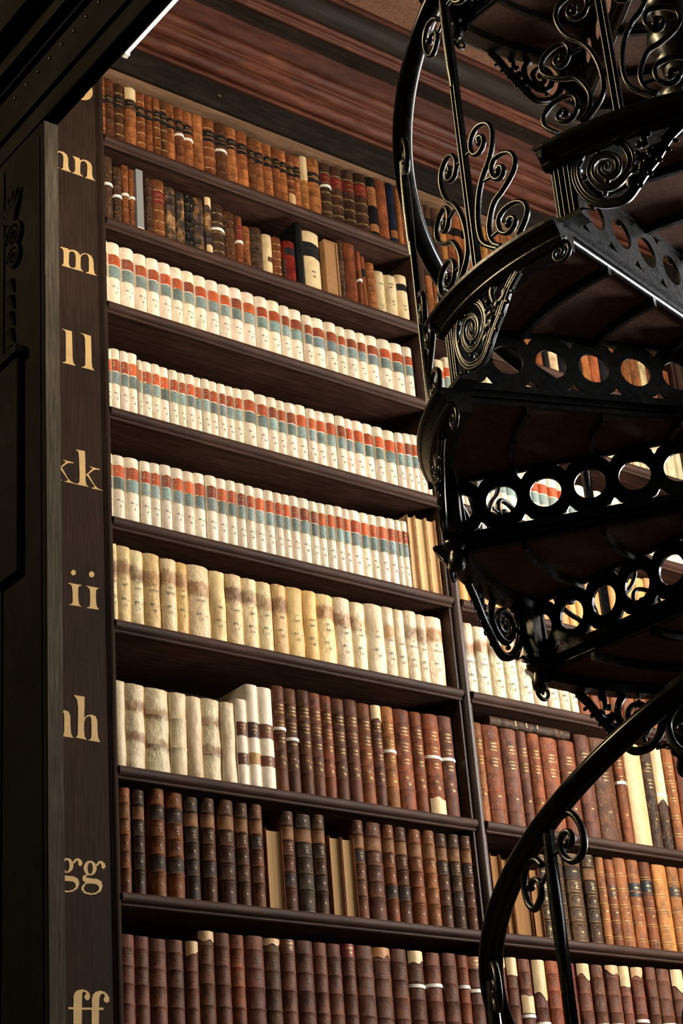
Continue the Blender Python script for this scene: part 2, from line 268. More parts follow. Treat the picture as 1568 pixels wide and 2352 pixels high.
# painted letters, outlines in tenths of a millimetre on the end panel (x, z)
LETTERS = {
 'mm': [[[[29502,56788],[29860,56812],[29878,56756],[30002,56817],[30144,56839],[30259,56805],[30336,56736],[30368,56680],[30453,56790],[30570,56849],[30726,56864],[30856,56819],[30932,56709],[30954,56513],[30957,56243],[30990,56065],[31088,55990],[30603,55963],[30608,55992],[30691,56025],[30739,56076],[30749,56390],[30749,56688],[30712,56797],[30622,56829],[30517,56785],[30425,56686],[30393,56594],[30380,56265],[30386,56106],[30428,56039],[30510,55981],[29570,55947],[29583,55992],[29635,56033],[29646,56098],[29652,56422],[29646,56609],[29616,56693],[29553,56738]],[[29891,56612],[29936,56708],[30027,56752],[30104,56738],[30159,56649],[30177,56466],[30167,56113],[30133,56040],[30038,56000],[29953,56001],[29890,56060],[29871,56148],[29878,56365]]],[[[27862,56788],[28220,56812],[28238,56756],[28362,56817],[28504,56839],[28619,56805],[28696,56736],[28728,56680],[28813,56790],[28930,56849],[29086,56864],[29216,56819],[29292,56709],[29314,56513],[29317,56243],[29350,56065],[29448,55990],[28963,55963],[28968,55992],[29051,56025],[29099,56076],[29109,56390],[29109,56688],[29072,56797],[28982,56829],[28877,56785],[28785,56686],[28753,56594],[28740,56265],[28746,56106],[28788,56039],[28870,55981],[27930,55947],[27943,55992],[27995,56033],[28006,56098],[28012,56422],[28006,56609],[27976,56693],[27913,56738]],[[28251,56612],[28296,56708],[28387,56752],[28464,56738],[28519,56649],[28537,56466],[28527,56113],[28493,56040],[28398,56000],[28313,56001],[28250,56060],[28231,56148],[28238,56365]]]],
 'll': [[[[29530,53145],[29968,53156],[29974,52586],[29985,51950],[30013,51806],[30112,51707],[29553,51683],[29553,51701],[29652,51738],[29698,51802],[29705,52505],[29703,53018],[29667,53097]]],[[[30309,53204],[30778,53204],[30785,52830],[30791,52059],[30812,51835],[30904,51734],[30362,51717],[30363,51742],[30464,51779],[30515,51851],[30531,52496],[30521,53009],[30485,53128],[30422,53174]]]],
 'kk': [[[[30054,48187],[30440,48216],[30451,47906],[30446,47587],[30456,47241],[30718,47544],[30726,47593],[30623,47615],[30640,47635],[31060,47629],[31043,47599],[30897,47572],[30799,47532],[30570,47310],[30820,46920],[30947,46825],[31188,46778],[30688,46762],[30689,46787],[30792,46812],[30812,46871],[30504,47247],[30449,47192],[30452,46988],[30482,46854],[30586,46791],[29987,46765],[30130,46816],[30195,46894],[30206,47211],[30193,47841],[30180,48076],[30133,48144]]],[[[28964,48187],[29350,48216],[29361,47906],[29356,47587],[29366,47241],[29628,47544],[29636,47593],[29533,47615],[29550,47635],[29970,47629],[29953,47599],[29807,47572],[29709,47532],[29480,47310],[29730,46920],[29857,46825],[30098,46778],[29598,46762],[29599,46787],[29702,46812],[29722,46871],[29414,47247],[29359,47192],[29362,46988],[29392,46854],[29496,46791],[28897,46765],[29040,46816],[29105,46894],[29116,47211],[29103,47841],[29090,48076],[29043,48144]]]],
 'ii': [[[[29667,42831],[30223,42850],[30213,42818],[30135,42793],[30088,42733],[30077,42449],[30090,42216],[30124,42075],[30216,42025],[29733,41999],[29734,42022],[29817,42050],[29858,42126],[29861,42406],[29846,42669],[29810,42766],[29718,42807]]],[[[30394,42864],[30910,42876],[30900,42847],[30837,42825],[30798,42742],[30787,42502],[30795,42266],[30829,42124],[30915,42043],[30426,42016],[30427,42040],[30511,42068],[30543,42127],[30558,42426],[30553,42723],[30508,42797],[30446,42836]]],[[[29999,43281],[29994,43248],[29980,43216],[29959,43188],[29931,43168],[29902,43156],[29872,43155],[29846,43165],[29825,43183],[29811,43210],[29807,43241],[29812,43274],[29826,43307],[29848,43334],[29875,43355],[29904,43366],[29934,43367],[29961,43358],[29982,43339],[29995,43313]]],[[[30744,43367],[30737,43330],[30721,43295],[30696,43264],[30665,43242],[30631,43229],[30597,43228],[30567,43238],[30543,43258],[30528,43287],[30523,43321],[30529,43358],[30545,43393],[30570,43423],[30601,43446],[30635,43459],[30669,43460],[30700,43450],[30724,43430],[30739,43401]]]],
 'hh': [[[[29844,38696],[30269,38699],[30267,38358],[30242,37938],[30374,38045],[30543,38096],[30693,38060],[30754,37913],[30757,37534],[30779,37296],[30855,37153],[30404,37156],[30404,37180],[30490,37213],[30518,37326],[30525,37706],[30522,37947],[30467,38035],[30381,38001],[30290,37929],[30243,37766],[30235,37490],[30257,37254],[30341,37163],[29890,37183],[29953,37216],[29992,37317],[30005,37730],[30016,38249],[29990,38522],[29917,38632]]],[[[28802,38696],[29227,38699],[29225,38358],[29200,37938],[29332,38045],[29501,38096],[29651,38060],[29712,37913],[29715,37534],[29737,37296],[29813,37153],[29362,37156],[29362,37180],[29448,37213],[29476,37326],[29483,37706],[29480,37947],[29425,38035],[29339,38001],[29248,37929],[29201,37766],[29193,37490],[29215,37254],[29299,37163],[28848,37183],[28911,37216],[28950,37317],[28963,37730],[28974,38249],[28948,38522],[28875,38632]]]],
 'gg': [[[[30632,32781],[30618,32703],[30582,32630],[30526,32570],[30457,32528],[30381,32508],[30306,32512],[30239,32541],[30185,32590],[30152,32655],[30141,32730],[30154,32808],[30190,32881],[30245,32941],[30314,32984],[30390,33004],[30466,32999],[30534,32971],[30587,32922],[30621,32856]],[[30483,32756],[30477,32695],[30462,32640],[30440,32595],[30412,32565],[30382,32553],[30352,32559],[30326,32584],[30305,32624],[30292,32677],[30288,32736],[30294,32796],[30309,32851],[30331,32896],[30359,32926],[30389,32939],[30419,32933],[30446,32908],[30467,32867],[30479,32815]]],[[[30605,32897],[30724,33029],[30840,33035],[30948,32965],[30967,32854],[30882,32764],[30810,32821],[30812,32919],[30759,32961],[30655,32838]]],[[[30108,32461],[30246,32536],[30335,32519],[30227,32473],[30244,32421],[30387,32416],[30639,32418],[30801,32354],[30841,32198],[30776,32032],[30593,31913],[30377,31867],[30164,31894],[30041,32010],[30067,32123],[30212,32271],[30116,32303],[30093,32380]],[[30138,32082],[30222,32218],[30384,32243],[30600,32245],[30700,32184],[30705,32073],[30594,31967],[30414,31918],[30236,31942],[30147,32004]]],[[[29766,32781],[29752,32703],[29716,32630],[29660,32570],[29591,32528],[29515,32508],[29440,32512],[29373,32541],[29319,32590],[29286,32655],[29275,32730],[29288,32808],[29324,32881],[29379,32941],[29448,32984],[29524,33004],[29600,32999],[29668,32971],[29721,32922],[29755,32856]],[[29617,32756],[29611,32695],[29596,32640],[29574,32595],[29546,32565],[29516,32553],[29486,32559],[29460,32584],[29439,32624],[29426,32677],[29422,32736],[29428,32796],[29443,32851],[29465,32896],[29493,32926],[29523,32939],[29553,32933],[29580,32908],[29601,32867],[29613,32815]]],[[[29739,32897],[29858,33029],[29974,33035],[30082,32965],[30101,32854],[30016,32764],[29944,32821],[29946,32919],[29893,32961],[29789,32838]]],[[[29242,32461],[29380,32536],[29469,32519],[29361,32473],[29378,32421],[29521,32416],[29773,32418],[29935,32354],[29975,32198],[29910,32032],[29727,31913],[29511,31867],[29298,31894],[29175,32010],[29201,32123],[29346,32271],[29250,32303],[29227,32380]],[[29272,32082],[29356,32218],[29518,32243],[29734,32245],[29834,32184],[29839,32073],[29728,31967],[29548,31918],[29370,31942],[29281,32004]]]],
 'nn': [[[[30094,61252],[30407,61259],[30422,61160],[30569,61258],[30765,61281],[30910,61208],[30972,61040],[30966,60689],[31005,60531],[31108,60431],[30653,60415],[30654,60443],[30735,60498],[30750,60816],[30755,61061],[30698,61179],[30585,61205],[30470,61109],[30442,60976],[30431,60695],[30435,60523],[30573,60430],[30084,60424],[30084,60452],[30171,60509],[30205,60608],[30209,60956],[30196,61125]]],[[[29028,61252],[29341,61259],[29356,61160],[29503,61258],[29699,61281],[29844,61208],[29906,61040],[29900,60689],[29939,60531],[30042,60431],[29587,60415],[29588,60443],[29669,60498],[29684,60816],[29689,61061],[29632,61179],[29519,61205],[29404,61109],[29376,60976],[29365,60695],[29369,60523],[29507,60430],[29018,60424],[29018,60452],[29105,60509],[29139,60608],[29143,60956],[29130,61125]]]],
 'ff': [[[[29528,28218],[29706,28221],[29714,28564],[29757,28676],[29857,28760],[30020,28799],[30164,28779],[30272,28715],[30315,28616],[30286,28504],[30204,28460],[30123,28502],[30103,28572],[30135,28636],[30189,28668],[30127,28722],[30055,28725],[30023,28645],[30015,28457],[30011,28226],[30381,28247],[30371,28384],[30381,28557],[30425,28670],[30527,28755],[30692,28800],[30838,28774],[30955,28687],[31014,28580],[31000,28468],[30904,28423],[30813,28473],[30802,28551],[30853,28633],[30827,28695],[30745,28713],[30680,28654],[30646,28526],[30630,28266],[30794,28268],[30793,28197],[30629,28192],[30591,26938],[30330,26926],[30362,28180],[30010,28160],[29964,26910],[29680,26897],[29705,28155],[29527,28145]]]],
 'oo': [[[[31070,64790],[31050,64945],[30993,65090],[30903,65214],[30785,65309],[30647,65369],[30500,65390],[30352,65369],[30215,65309],[30096,65214],[30006,65090],[29949,64945],[29930,64790],[29949,64634],[30006,64490],[30096,64365],[30215,64270],[30352,64210],[30500,64190],[30647,64210],[30785,64270],[30903,64365],[30993,64490],[31050,64634]],[[30750,64790],[30741,64929],[30716,65060],[30676,65171],[30625,65257],[30564,65311],[30500,65330],[30435,65311],[30375,65257],[30323,65171],[30283,65060],[30258,64929],[30250,64790],[30258,64650],[30283,64520],[30323,64408],[30375,64322],[30435,64268],[30500,64250],[30564,64268],[30625,64322],[30676,64408],[30716,64520],[30741,64650]]],[[[29820,64790],[29800,64945],[29743,65090],[29653,65214],[29535,65309],[29397,65369],[29250,65390],[29102,65369],[28965,65309],[28846,65214],[28756,65090],[28699,64945],[28680,64790],[28699,64634],[28756,64490],[28846,64365],[28965,64270],[29102,64210],[29250,64190],[29397,64210],[29535,64270],[29653,64365],[29743,64490],[29800,64634]],[[29500,64790],[29491,64929],[29466,65060],[29426,65171],[29375,65257],[29314,65311],[29250,65330],[29185,65311],[29125,65257],[29073,65171],[29033,65060],[29008,64929],[29000,64790],[29008,64650],[29033,64520],[29073,64408],[29125,64322],[29185,64268],[29250,64250],[29314,64268],[29375,64322],[29426,64408],[29466,64520],[29491,64650]]]],
}
# books per shelf: left edge x, width, height, millimetres
BOOKS = {
 'A': [[3147,29,301],[3176,46,311],[3222,49,306],[3271,55,302],[3326,47,306],[3374,33,306],[3407,34,302],[3440,33,301],[3473,41,302],[3514,42,302],[3556,49,300],[3605,48,303],[3653,63,302],[3716,57,303],[3774,52,304],[3826,56,303],[3881,37,292],[3918,46,291],[3964,46,291],[4010,38,290],[4048,35,286],[4083,38,277],[4121,37,285],[4158,41,298],[4199,74,311],[4273,57,309],[4330,66,311],[4396,68,319],[4464,68,326],[4532,53,331],[4585,66,338],[4651,41,340],[4693,26,327],[4718,19,323]],
 'B': [[3156,49,311],[3206,38,274],[3248,31,300],[3280,27,292],[3308,33,296],[3359,31,282],[3394,57,289],[3453,49,276],[3503,41,266],[3546,42,271],[3589,50,271],[3641,32,287],[3675,64,272],[3742,52,258],[3795,32,251],[3828,38,213],[3867,63,223],[3931,48,210],[3982,44,213],[4025,15,114],[4042,59,215],[4103,36,326],[4139,98,304],[4250,74,286],[4328,29,312],[4365,66,317],[4432,21,291],[4454,23,276],[4480,49,251],[4531,49,225],[4581,69,221],[4652,64,247]],
 'C': [[3149,21,295],[3170,61,291],[3230,64,287],[3295,58,282],[3353,56,280],[3409,56,278],[3465,54,275],[3518,55,274],[3573,61,273],[3634,58,271],[3692,54,268],[3746,59,270],[3806,65,270],[3871,61,268],[3932,65,270],[3997,46,263],[4043,68,264],[4111,44,252],[4155,72,257],[4226,62,256],[4288,44,251],[4332,60,251],[4392,51,253],[4444,67,257],[4511,67,258],[4578,71,259],[4649,48,259]],
 'D': [[3150,25,262],[3175,41,271],[3216,36,271],[3251,44,275],[3295,16,254],[3311,45,253],[3356,37,256],[3393,44,255],[3437,39,254],[3476,35,252],[3511,40,254],[3551,33,253],[3584,36,254],[3619,41,255],[3661,36,255],[3697,40,255],[3736,40,256],[3777,65,262],[3842,56,258],[3898,45,260],[3943,43,259],[3986,51,259],[4037,58,267],[4095,40,262],[4135,51,263],[4186,54,268],[4240,46,267],[4286,39,267],[4325,57,268],[4382,55,271],[4437,52,270],[4490,66,269],[4555,40,272],[4596,40,278],[4635,37,283],[4673,35,290],[4707,31,295]],
 'E': [[3149,21,267],[3170,55,267],[3224,66,271],[3291,44,271],[3334,45,275],[3380,49,279],[3429,52,277],[3480,48,276],[3528,53,282],[3581,50,283],[3631,47,283],[3678,44,286],[3723,42,285],[3765,39,283],[3805,48,284],[3854,46,286],[3900,39,286],[3939,35,287],[3975,42,289],[4017,54,290],[4071,38,288],[4109,43,290],[4152,42,292],[4194,41,294],[4235,32,292],[4267,57,295],[4324,45,297],[4368,44,298],[4412,49,300],[4461,47,303],[4509,25,305],[4534,35,306],[4569,42,341],[4611,58,345],[4670,53,347]],
 'F': [[3148,33,306],[3181,57,302],[3238,58,300],[3297,72,300],[3369,63,292],[3432,52,291],[3484,99,294],[3583,71,289],[3654,72,290],[3725,68,286],[3793,70,286],[3863,65,289],[3928,79,293],[4008,64,293],[4072,89,294],[4161,82,297],[4243,68,292],[4311,92,299],[4403,55,303],[4458,50,301],[4508,64,305],[4572,48,301],[4620,97,305]],
 'G': [[3151,54,318],[3204,78,313],[3282,102,311],[3385,71,310],[3456,62,307],[3517,86,310],[3603,61,309],[3664,49,329],[3713,54,394],[3766,66,392],[3834,54,410],[3888,61,409],[3949,55,411],[4005,55,410],[4059,52,408],[4111,60,405],[4171,60,410],[4231,66,405],[4297,52,407],[4348,61,410],[4409,84,411],[4494,60,412],[4554,81,412],[4635,76,418]],
 'H': [[3170,44,367],[3221,47,365],[3294,58,380],[3360,66,374],[3430,61,368],[3499,59,372],[3571,68,376],[3643,56,373],[3703,56,374],[3764,72,292],[3839,61,368],[3904,74,365],[3979,60,371],[4044,57,296],[4101,58,296],[4159,58,372],[4223,78,371],[4303,55,370],[4361,60,369],[4427,63,366],[4497,60,370],[4560,58,367],[4625,57,371],[4685,55,370]],
 'I': [[3153,63,365],[3216,60,365],[3276,66,361],[3344,67,363],[3412,52,362],[3467,66,402],[3534,65,402],[3599,58,400],[3658,77,401],[3735,75,399],[3807,63,399],[3871,74,401],[3946,59,400],[4006,67,401],[4073,58,403],[4133,79,404],[4213,83,404],[4297,75,405],[4373,73,403],[4460,72,404],[4536,73,408],[4610,51,405],[4662,72,402]],
 'i': [[4794,51,411],[4849,56,413],[4909,67,412],[4983,70,414],[5054,72,416],[5130,87,414],[5220,71,417],[5298,70,418],[5373,76,421],[5452,59,423],[5518,70,423],[5600,60,429],[5667,80,429],[5750,73,431],[5827,74,434]],
 'g': [[4812,51,416],[4863,96,416],[4959,89,413],[5048,57,415],[5105,70,413],[5176,99,408],[5277,98,411],[5375,88,449],[5463,127,450],[5592,59,445],[5652,110,452],[5762,70,456],[5832,67,455],[5900,65,460],[5966,91,465]],
 'h': [[4820,54,312],[4876,42,302],[4919,91,283],[5017,53,276],[5071,52,339],[5123,97,366],[5224,94,361],[5322,74,365],[5397,51,361],[5450,55,358],[5506,75,371],[5583,75,372],[5659,68,370],[5729,88,366],[5818,72,365],[5891,68,366]],
 'f': [[4815,58,313],[4874,76,305],[4952,74,297],[5027,73,293],[5101,75,289],[5178,78,288],[5256,66,276],[5323,61,283],[5385,46,280],[5431,69,272],[5502,51,273],[5554,65,273],[5620,72,274],[5693,79,277],[5774,80,281],[5855,95,286],[5952,82,291]],
}
SCROLLS = [[[0.0827,0.0321],[0.0373,0.0733],[0.0248,0.1149],[0.0286,0.1696],[0.0433,0.2178],[0.065,0.2532],[0.0877,0.2764],[0.1057,0.3086],[0.1138,0.3474],[0.1071,0.3724],[0.0913,0.3873],[0.0659,0.3939],[0.0445,0.3845],[0.0325,0.3628],[0.0329,0.3418],[0.046,0.3241],[0.0654,0.323],[0.081,0.3364],[0.0803,0.3546],[0.0685,0.3638],[0.0617,0.358],[0.0673,0.3454]],[[0.0937,0.034],[0.0688,0.0571],[0.0601,0.0932],[0.0701,0.1294],[0.09,0.1598],[0.1167,0.172],[0.1467,0.1909],[0.1683,0.215],[0.1705,0.2394],[0.1576,0.2601],[0.1327,0.2712],[0.1085,0.2718],[0.0954,0.257],[0.0935,0.235],[0.1061,0.2142],[0.123,0.2109],[0.1337,0.2244],[0.1292,0.2387],[0.1158,0.2412],[0.1153,0.2272]],[[0.1505,0.0318],[0.1731,0.0549],[0.1856,0.0756],[0.1832,0.0992],[0.1641,0.1171],[0.1359,0.1237],[0.1078,0.1179],[0.0943,0.1006],[0.0969,0.0739],[0.1148,0.0564],[0.1351,0.0572],[0.1488,0.0715],[0.143,0.086],[0.1286,0.0888],[0.1265,0.076]]]
BRACKET = [[0.315,-0.0585],[0.279,-0.0866],[0.2449,-0.1293],[0.2153,-0.1576],[0.1695,-0.2055],[0.1347,-0.209],[0.0966,-0.1922],[0.0685,-0.1552],[0.0557,-0.1064],[0.0643,-0.0677],[0.0968,-0.0403],[0.1406,-0.0419],[0.1746,-0.0658],[0.1896,-0.1054],[0.1792,-0.1405],[0.1439,-0.165],[0.1127,-0.1574],[0.0928,-0.1242],[0.0944,-0.0944],[0.1138,-0.0759],[0.1402,-0.0816],[0.1582,-0.1046],[0.154,-0.1331],[0.1318,-0.1387],[0.116,-0.1166],[0.1211,-0.1006],[0.1343,-0.1034],[0.1322,-0.1177]]
TOPR = [[0.0111,0.8741],[0.0503,0.8822],[0.0764,0.8806],[0.0985,0.8521],[0.1034,0.8128],[0.0884,0.7878],[0.0623,0.7846],[0.0394,0.8039],[0.0357,0.8314],[0.0477,0.8458],[0.0653,0.8452],[0.0732,0.8298],[0.0643,0.8176],[0.0563,0.8213]]
TOPL = [[-0.0345,0.8035],[-0.0529,0.8191],[-0.0876,0.8212],[-0.1108,0.7915],[-0.1057,0.7484],[-0.081,0.7242],[-0.0548,0.7381],[-0.0445,0.7589],[-0.0517,0.7756],[-0.0728,0.7828],[-0.0871,0.7732]]

# ================================================================= setting
XL, XR, XM0, XM1 = 3.154, 6.385, 4.738, 4.808      # bay limits and the upright between the bays
YF, YB = 5.25, 5.66                                # front of the books, back panel
ZR = dict(A=6.28825, B=5.88925, C=5.5015, D=5.03875, E=4.585, F=4.18225, G=3.64525, H=3.2095, I=2.71)
ZTOP = 6.640
def struct(name, mb, mat): return tag(mb.build(name, mat), kind='structure')
b = MB(); b.box(-4, 9, -3, 6.6, -.06, 0); struct('floor', b, M['floor'])
b = MB(); b.box(2.62, 6.9, 5.75, 5.95, 0, 9); struct('wall_back', b, M['wall'])
# end wall of the alcove with the window opening the daylight comes through
WX = 6.62
b = MB(); b.box(WX, WX + .2, -3, .3, 0, 9); b.box(WX, WX + .2, 1.5, 2.4, 0, 9); b.box(WX, WX + .2, 4.5, 5.75, 0, 9)
for y0_, y1_ in ((.3, 1.5), (2.4, 4.5)): b.box(WX, WX + .2, y0_, y1_, 0, 2.9); b.box(WX, WX + .2, y0_, y1_, 6.0, 9)
struct('wall_right', b, M['wall'])
for k_, (y0_, y1_, n_) in enumerate(((.3, 1.5, 3), (2.4, 4.5, 5))):  # the first, nearer window is added to go with the stair fill lamp
    b = MB()
    for q_ in range(n_): y = y0_ + (y1_ - y0_ - .04) * q_ / (n_ - 1); b.box(WX + .02, WX + .08, y, y + .04, 2.9, 6.0)
    for z in (2.9, 3.67, 4.44, 5.2, 5.96): b.box(WX + .025, WX + .075, y0_, y1_, z, z + .04)
    w_ = struct('window_%d' % (k_ + 1), b, M['black'])
    b = MB(); b.box(WX + .045, WX + .055, y0_ + .02, y1_ - .02, 2.92, 5.98); b.build('glass_pane', M['sky'], w_)
# boarded ceiling of the alcove, open round the staircase
b = MB(); b.box(2.2, 6.61, 4.30, 5.75, 7.13, 7.2); b.box(4.62, 6.61, .2, 4.30, 7.13, 7.2); b.box(2.2, 4.62, 3.62, 4.30, 7.13, 7.2)
b.box(2.2, 4.62, .2, 1.5, 7.13, 7.2)
struct('ceiling', b, M['boards'])
b = MB()
for r0 in (.60, .66):
    b.tube([(4.05 + r0 * math.cos(a), 4.95 + r0 * .7 * math.sin(a), 7.125) for a in [PI + PI * i / 24 for i in range(25)]], .012, 8)
b.tube([(2.3, 4.84, 7.12), (6.6, 4.84, 7.12)], .014, 8)
struct('trim_1', b, M['brown'])

# ================================================================= bookcase
bc = tag(empty('bookcase', (0, 0, 0)), 'tall dark wooden bookcase filling the wall behind the iron staircase', 'bookcase')
NOSE = [(0, 0), (-.008, 0)] + [(-.010 - .019 * math.sin(PI * k / 10), -.018 + .018 * math.cos(PI * k / 10)) for k in range(11)] + [(-.008, -.039), (-.015, -.0405), (-.015, -.045), (-.008, -.048), (0, -.048)]
def shelf(z, x0, x1, e0, e1):
    m = MB(); m.box(x0, x1, YF - .002, YB, z - .042, z)
    prof = [(YF + dy, z + dz) for dy, dz in NOSE]
    m.loft([[(x, y, zz) for y, zz in prof] for x in (e0, e0 + .004, e1 - .004, e1)], smooth=True)
    s = m.build('shelf', M['shelf'], bc); return s
for k, z in ZR.items():
    shelf(z, XL - .005, XM0 + .001, XL - .001, XM0 + .013)
    shelf(z, XM1 - .001, XR + .005, XM1 - .004, XR + .001)
def upright(x0, x1, name='upright'):
    m = MB(); m.box(x0, x1, YF - .003, YB, 0, ZTOP + .1)
    cx = (x0 + x1) / 2 + (.004 if x0 > 4 else 0); rr = .020
    m.loft([[(cx + rr * math.cos(a), YF - .004 - .022 * max(math.sin(a), 0), z) for a in [PI * i / 12 for i in range(13)]] for z in (0, ZTOP + .02)], smooth=True)
    m.tube([(x0 + .004, YF - .004, 0), (x0 + .004, YF - .004, ZTOP)], .0035, 6)
    return m.build(name, M['upright'], bc)
upright(XM0, XM1); upright(XR, XR + .07)
m = MB(); m.box(2.76, XR + .07, YB, YB + .03, 0, ZTOP + .1); m.build('back_panel', M['shelf'], bc)
m = MB(); m.box(2.62, XR + .2, YF - .002, YB, ZTOP, ZTOP + .035); m.build('top_board', M['soffit'], bc)
m = MB(); m.box(2.757, 3.128, 5.236, YB, 0, 7.0)
m.loft([[(3.139 + .014 * math.cos(a), 5.238 - .012 * math.sin(a), z) for a in [PI * i / 10 for i in range(11)]] for z in (0, ZTOP)])
m.box(3.126, XL, 5.238, YB, 0, ZTOP)
m.tube([(3.124, 5.236, 0), (3.124, 5.236, ZTOP)], .004, 6)
ep = m.build('end_panel', M['panel'], bc)
for key, pieces in LETTERS.items():
    m = MB()
    for loops in pieces:
        m.poly([[(a / 1e4, c / 1e4) for a, c in l] for l in loops], lambda a, c, t: (a, t, c), 5.2348, 5.2362)
    o = m.build('painted_letters', M['paint'], ep); o['label'] = 'gold painted letters %s' % key

# ================================================================= cornice
co = tag(empty('cornice', (0, 0, 0)), 'deep moulded red and black wooden cornice running above the top shelf of books', 'cornice')
PROF = [(5.22, 6.636), (5.22, 6.773), (5.205, 6.765), (5.195, 6.760), (5.188, 6.766), (5.19, 6.776), (5.20, 6.796), (5.186, 6.789), (5.172, 6.792), (5.158, 6.800), (5.150, 6.812), (5.153, 6.828), (5.158, 6.834), (5.148, 6.832), (5.130, 6.828), (5.114, 6.830), (5.102, 6.838), (5.098, 6.850), (5.104, 6.862), (5.090, 6.858), (5.078, 6.859), (5.066, 6.864), (5.058, 6.873), (5.055, 6.886),
        (5.04, 6.890), (5.022, 6.906), (5.008, 6.925), (5.0, 6.940), (4.995, 6.942), (4.990, 7.021), (5.0, 7.034), (4.985, 7.022), (4.974, 7.022), (4.966, 7.030), (4.967, 7.044), (4.957, 7.038), (4.942, 7.036),
        (4.932, 7.044), (4.935, 7.060), (4.935, 7.052)] + [(4.935 - .088 * math.sin(a), 7.125 - .075 * math.cos(a)) for a in [PI / 2 * k / 12 for k in range(13)]] + [(4.85, 7.14)]
def cor_part(i0, i1, mat, name):
    m = MB(); p = PROF[i0:i1 + 1]; X = [2.3, 3.0, 4.0, 5.0, 6.0, 6.6]
    m.loft([[(x, y + .0012 * math.sin(x * 5), z + .0012 * math.sin(x * 3.1)) for y, z in p] + [(x, y + .03, z + .012) for y, z in p[::-1]] for x in X], smooth=name not in ('fascia', 'flat_band'))
    return m.build(name, mat, co)
cor_part(0, 1, M['fascia'], 'fascia'); cor_part(1, 6, M['red'], 'bead_moulding'); cor_part(6, 23, M['red'], 'fluted_moulding')
cor_part(23, 28, M['brown'], 'cove_moulding'); cor_part(28, 30, M['drab'], 'flat_band'); cor_part(30, 38, M['red'], 'double_bead'); cor_part(38, len(PROF) - 1, M['drab'], 'crown_moulding')


# ================================================================= pier and overhead beam
pr = tag(empty('pier', (2.73, 4.9, 0)), 'weathered grey edged timber pier left of the painted letters', 'pier')
m = MB()
zs = [0, 1.5, 3.0, 4.2, 5.0, 5.28, 5.285, 5.6, 5.95]
m.loft([[(x + (.001 if i % 2 else 0), y, z) for x, y in ((-.028, 0), (.026, 0), (.026, .004), (-.028, .004))] for i, z in enumerate(zs)], smooth=False)
m.build('front_edge', M['grey'], pr)
m = MB(); m.box(-.030, .027, .0042, .80, 0, 5.955)
m.box(-.034, -.030, .03, .10, 0, 5.9); m.box(-.036, -.030, .30, .36, 0, 5.9)
m.build('pier_board', M['black'], pr)
m = MB()   # carved console on the hall side of the pier
def spiral(y0, z0, r, turns, sgn=1, n=34, a0=0): return [(-.036, y0 + sgn * r * (1 - .85 * i / n) * math.cos(a0 + 2 * PI * turns * i / n), z0 + r * (1 - .85 * i / n) * math.sin(a0 + 2 * PI * turns * i / n)) for i in range(n + 1)]
for y0, z0, r in ((.215, 5.565, .062), (.215, 5.475, .05)):
    m.tube(spiral(y0, z0, r, 2.2), lambda t: .011 * (1 - .5 * t), 8)
for k in range(6):
    a = -.6 + k * .32
    m.tube([(-.034, .23 + t * .12 * math.sin(a), 5.62 + t * .16 * math.cos(a)) for t in (0, .35, .7, 1)], lambda t: .014 * math.sin(PI * min(.95, .15 + .8 * t)), 8)
for k in range(5):
    m.tube([(-.034, .24 - .02 * t, 5.38 - k * .07 - .05 * t) for t in (0, .5, 1)], lambda t: .02 * (1 - .8 * t), 8)
m.box(-.07, -.03, .14, .5, 5.03, 5.06); m.box(-.055, -.03, .16, .5, 4.2, 5.03)
m.build('carved_console', M['black'], pr)
bm_ = tag(empty('beam', (2.73, 4.9, 5.956)), 'dark studded timber beam overhead in the top left corner, above the pier', 'beam')
m = MB(); m.box(-.030, .028, -1.7, .8, 0, .33); m.box(-.036, .028, -1.7, .8, .0, .05); m.box(-.045, -.03, -1.7, .8, .095, .12)
m.box(-.05, -.03, -1.7, .8, .30, .33); m.box(-.09, -.03, -1.7, .8, .33, .42); m.box(-.16, .028, -1.7, .8, .42, 1.3)
m.build('beam_body', M['black'], bm_)
for k in range(20):
    m = MB(); m.sphere((-.032, .22 - k * .09, .245), .007, (.7, 1, 1), 8, 5); m.build('stud', M['iron'], bm_)
ls = tag(empty('strip_light', (2.765, 4.43, 5.955)), 'bright linear strip light fixed under the dark beam, top left', 'light')
m = MB(); m.box(-.005, .006, -1.2, -.012, -.007, .003); m.build('diffuser', M['led'], ls)
m = MB(); m.box(-.008, .011, -.012, .010, -.012, .007); m.box(-.010, -.006, -1.2, .01, -.008, .008); m.build('end_cap', M['white_cap'], ls)

# ================================================================= spiral staircase
SX, SY, DA, RH = 3.40414, 2.57928, 2 * PI / 11, .2
TH0, ZT3 = 2.79468, 3.866773 - .08983
def front_angle(t): return TH0 - (t - 2) * DA
def tread_z(t): return ZT3 - (t - 3) * RH
RB, RN, RPOST = .79, .834, .79
st = tag(empty('spiral_staircase', (SX, SY, 0)), 'black cast iron spiral staircase with pierced risers and scrolled balusters', 'staircase')
def cylp(u, v, R=RB): a = u / RB; return Vector((R * math.cos(a), R * math.sin(a), v))
radial = lambda p: Vector((p[0], p[1], 0)).normalized()
def arc(r, a0, a1, z, n=18): return [(r * math.cos(a0 + (a1 - a0) * i / n), r * math.sin(a0 + (a1 - a0) * i / n), z) for i in range(n + 1)]
def sector(m, r0, r1, a0, a1, z0, z1, n=18):
    rings = []
    for i in range(n + 1):
        a = a0 + (a1 - a0) * i / n; c, s = math.cos(a), math.sin(a)
        rings.append([(r0 * c, r0 * s, z0), (r1 * c, r1 * s, z0), (r1 * c, r1 * s, z1), (r0 * c, r0 * s, z1)])
    m.loft(rings, smooth=False)
me = {}
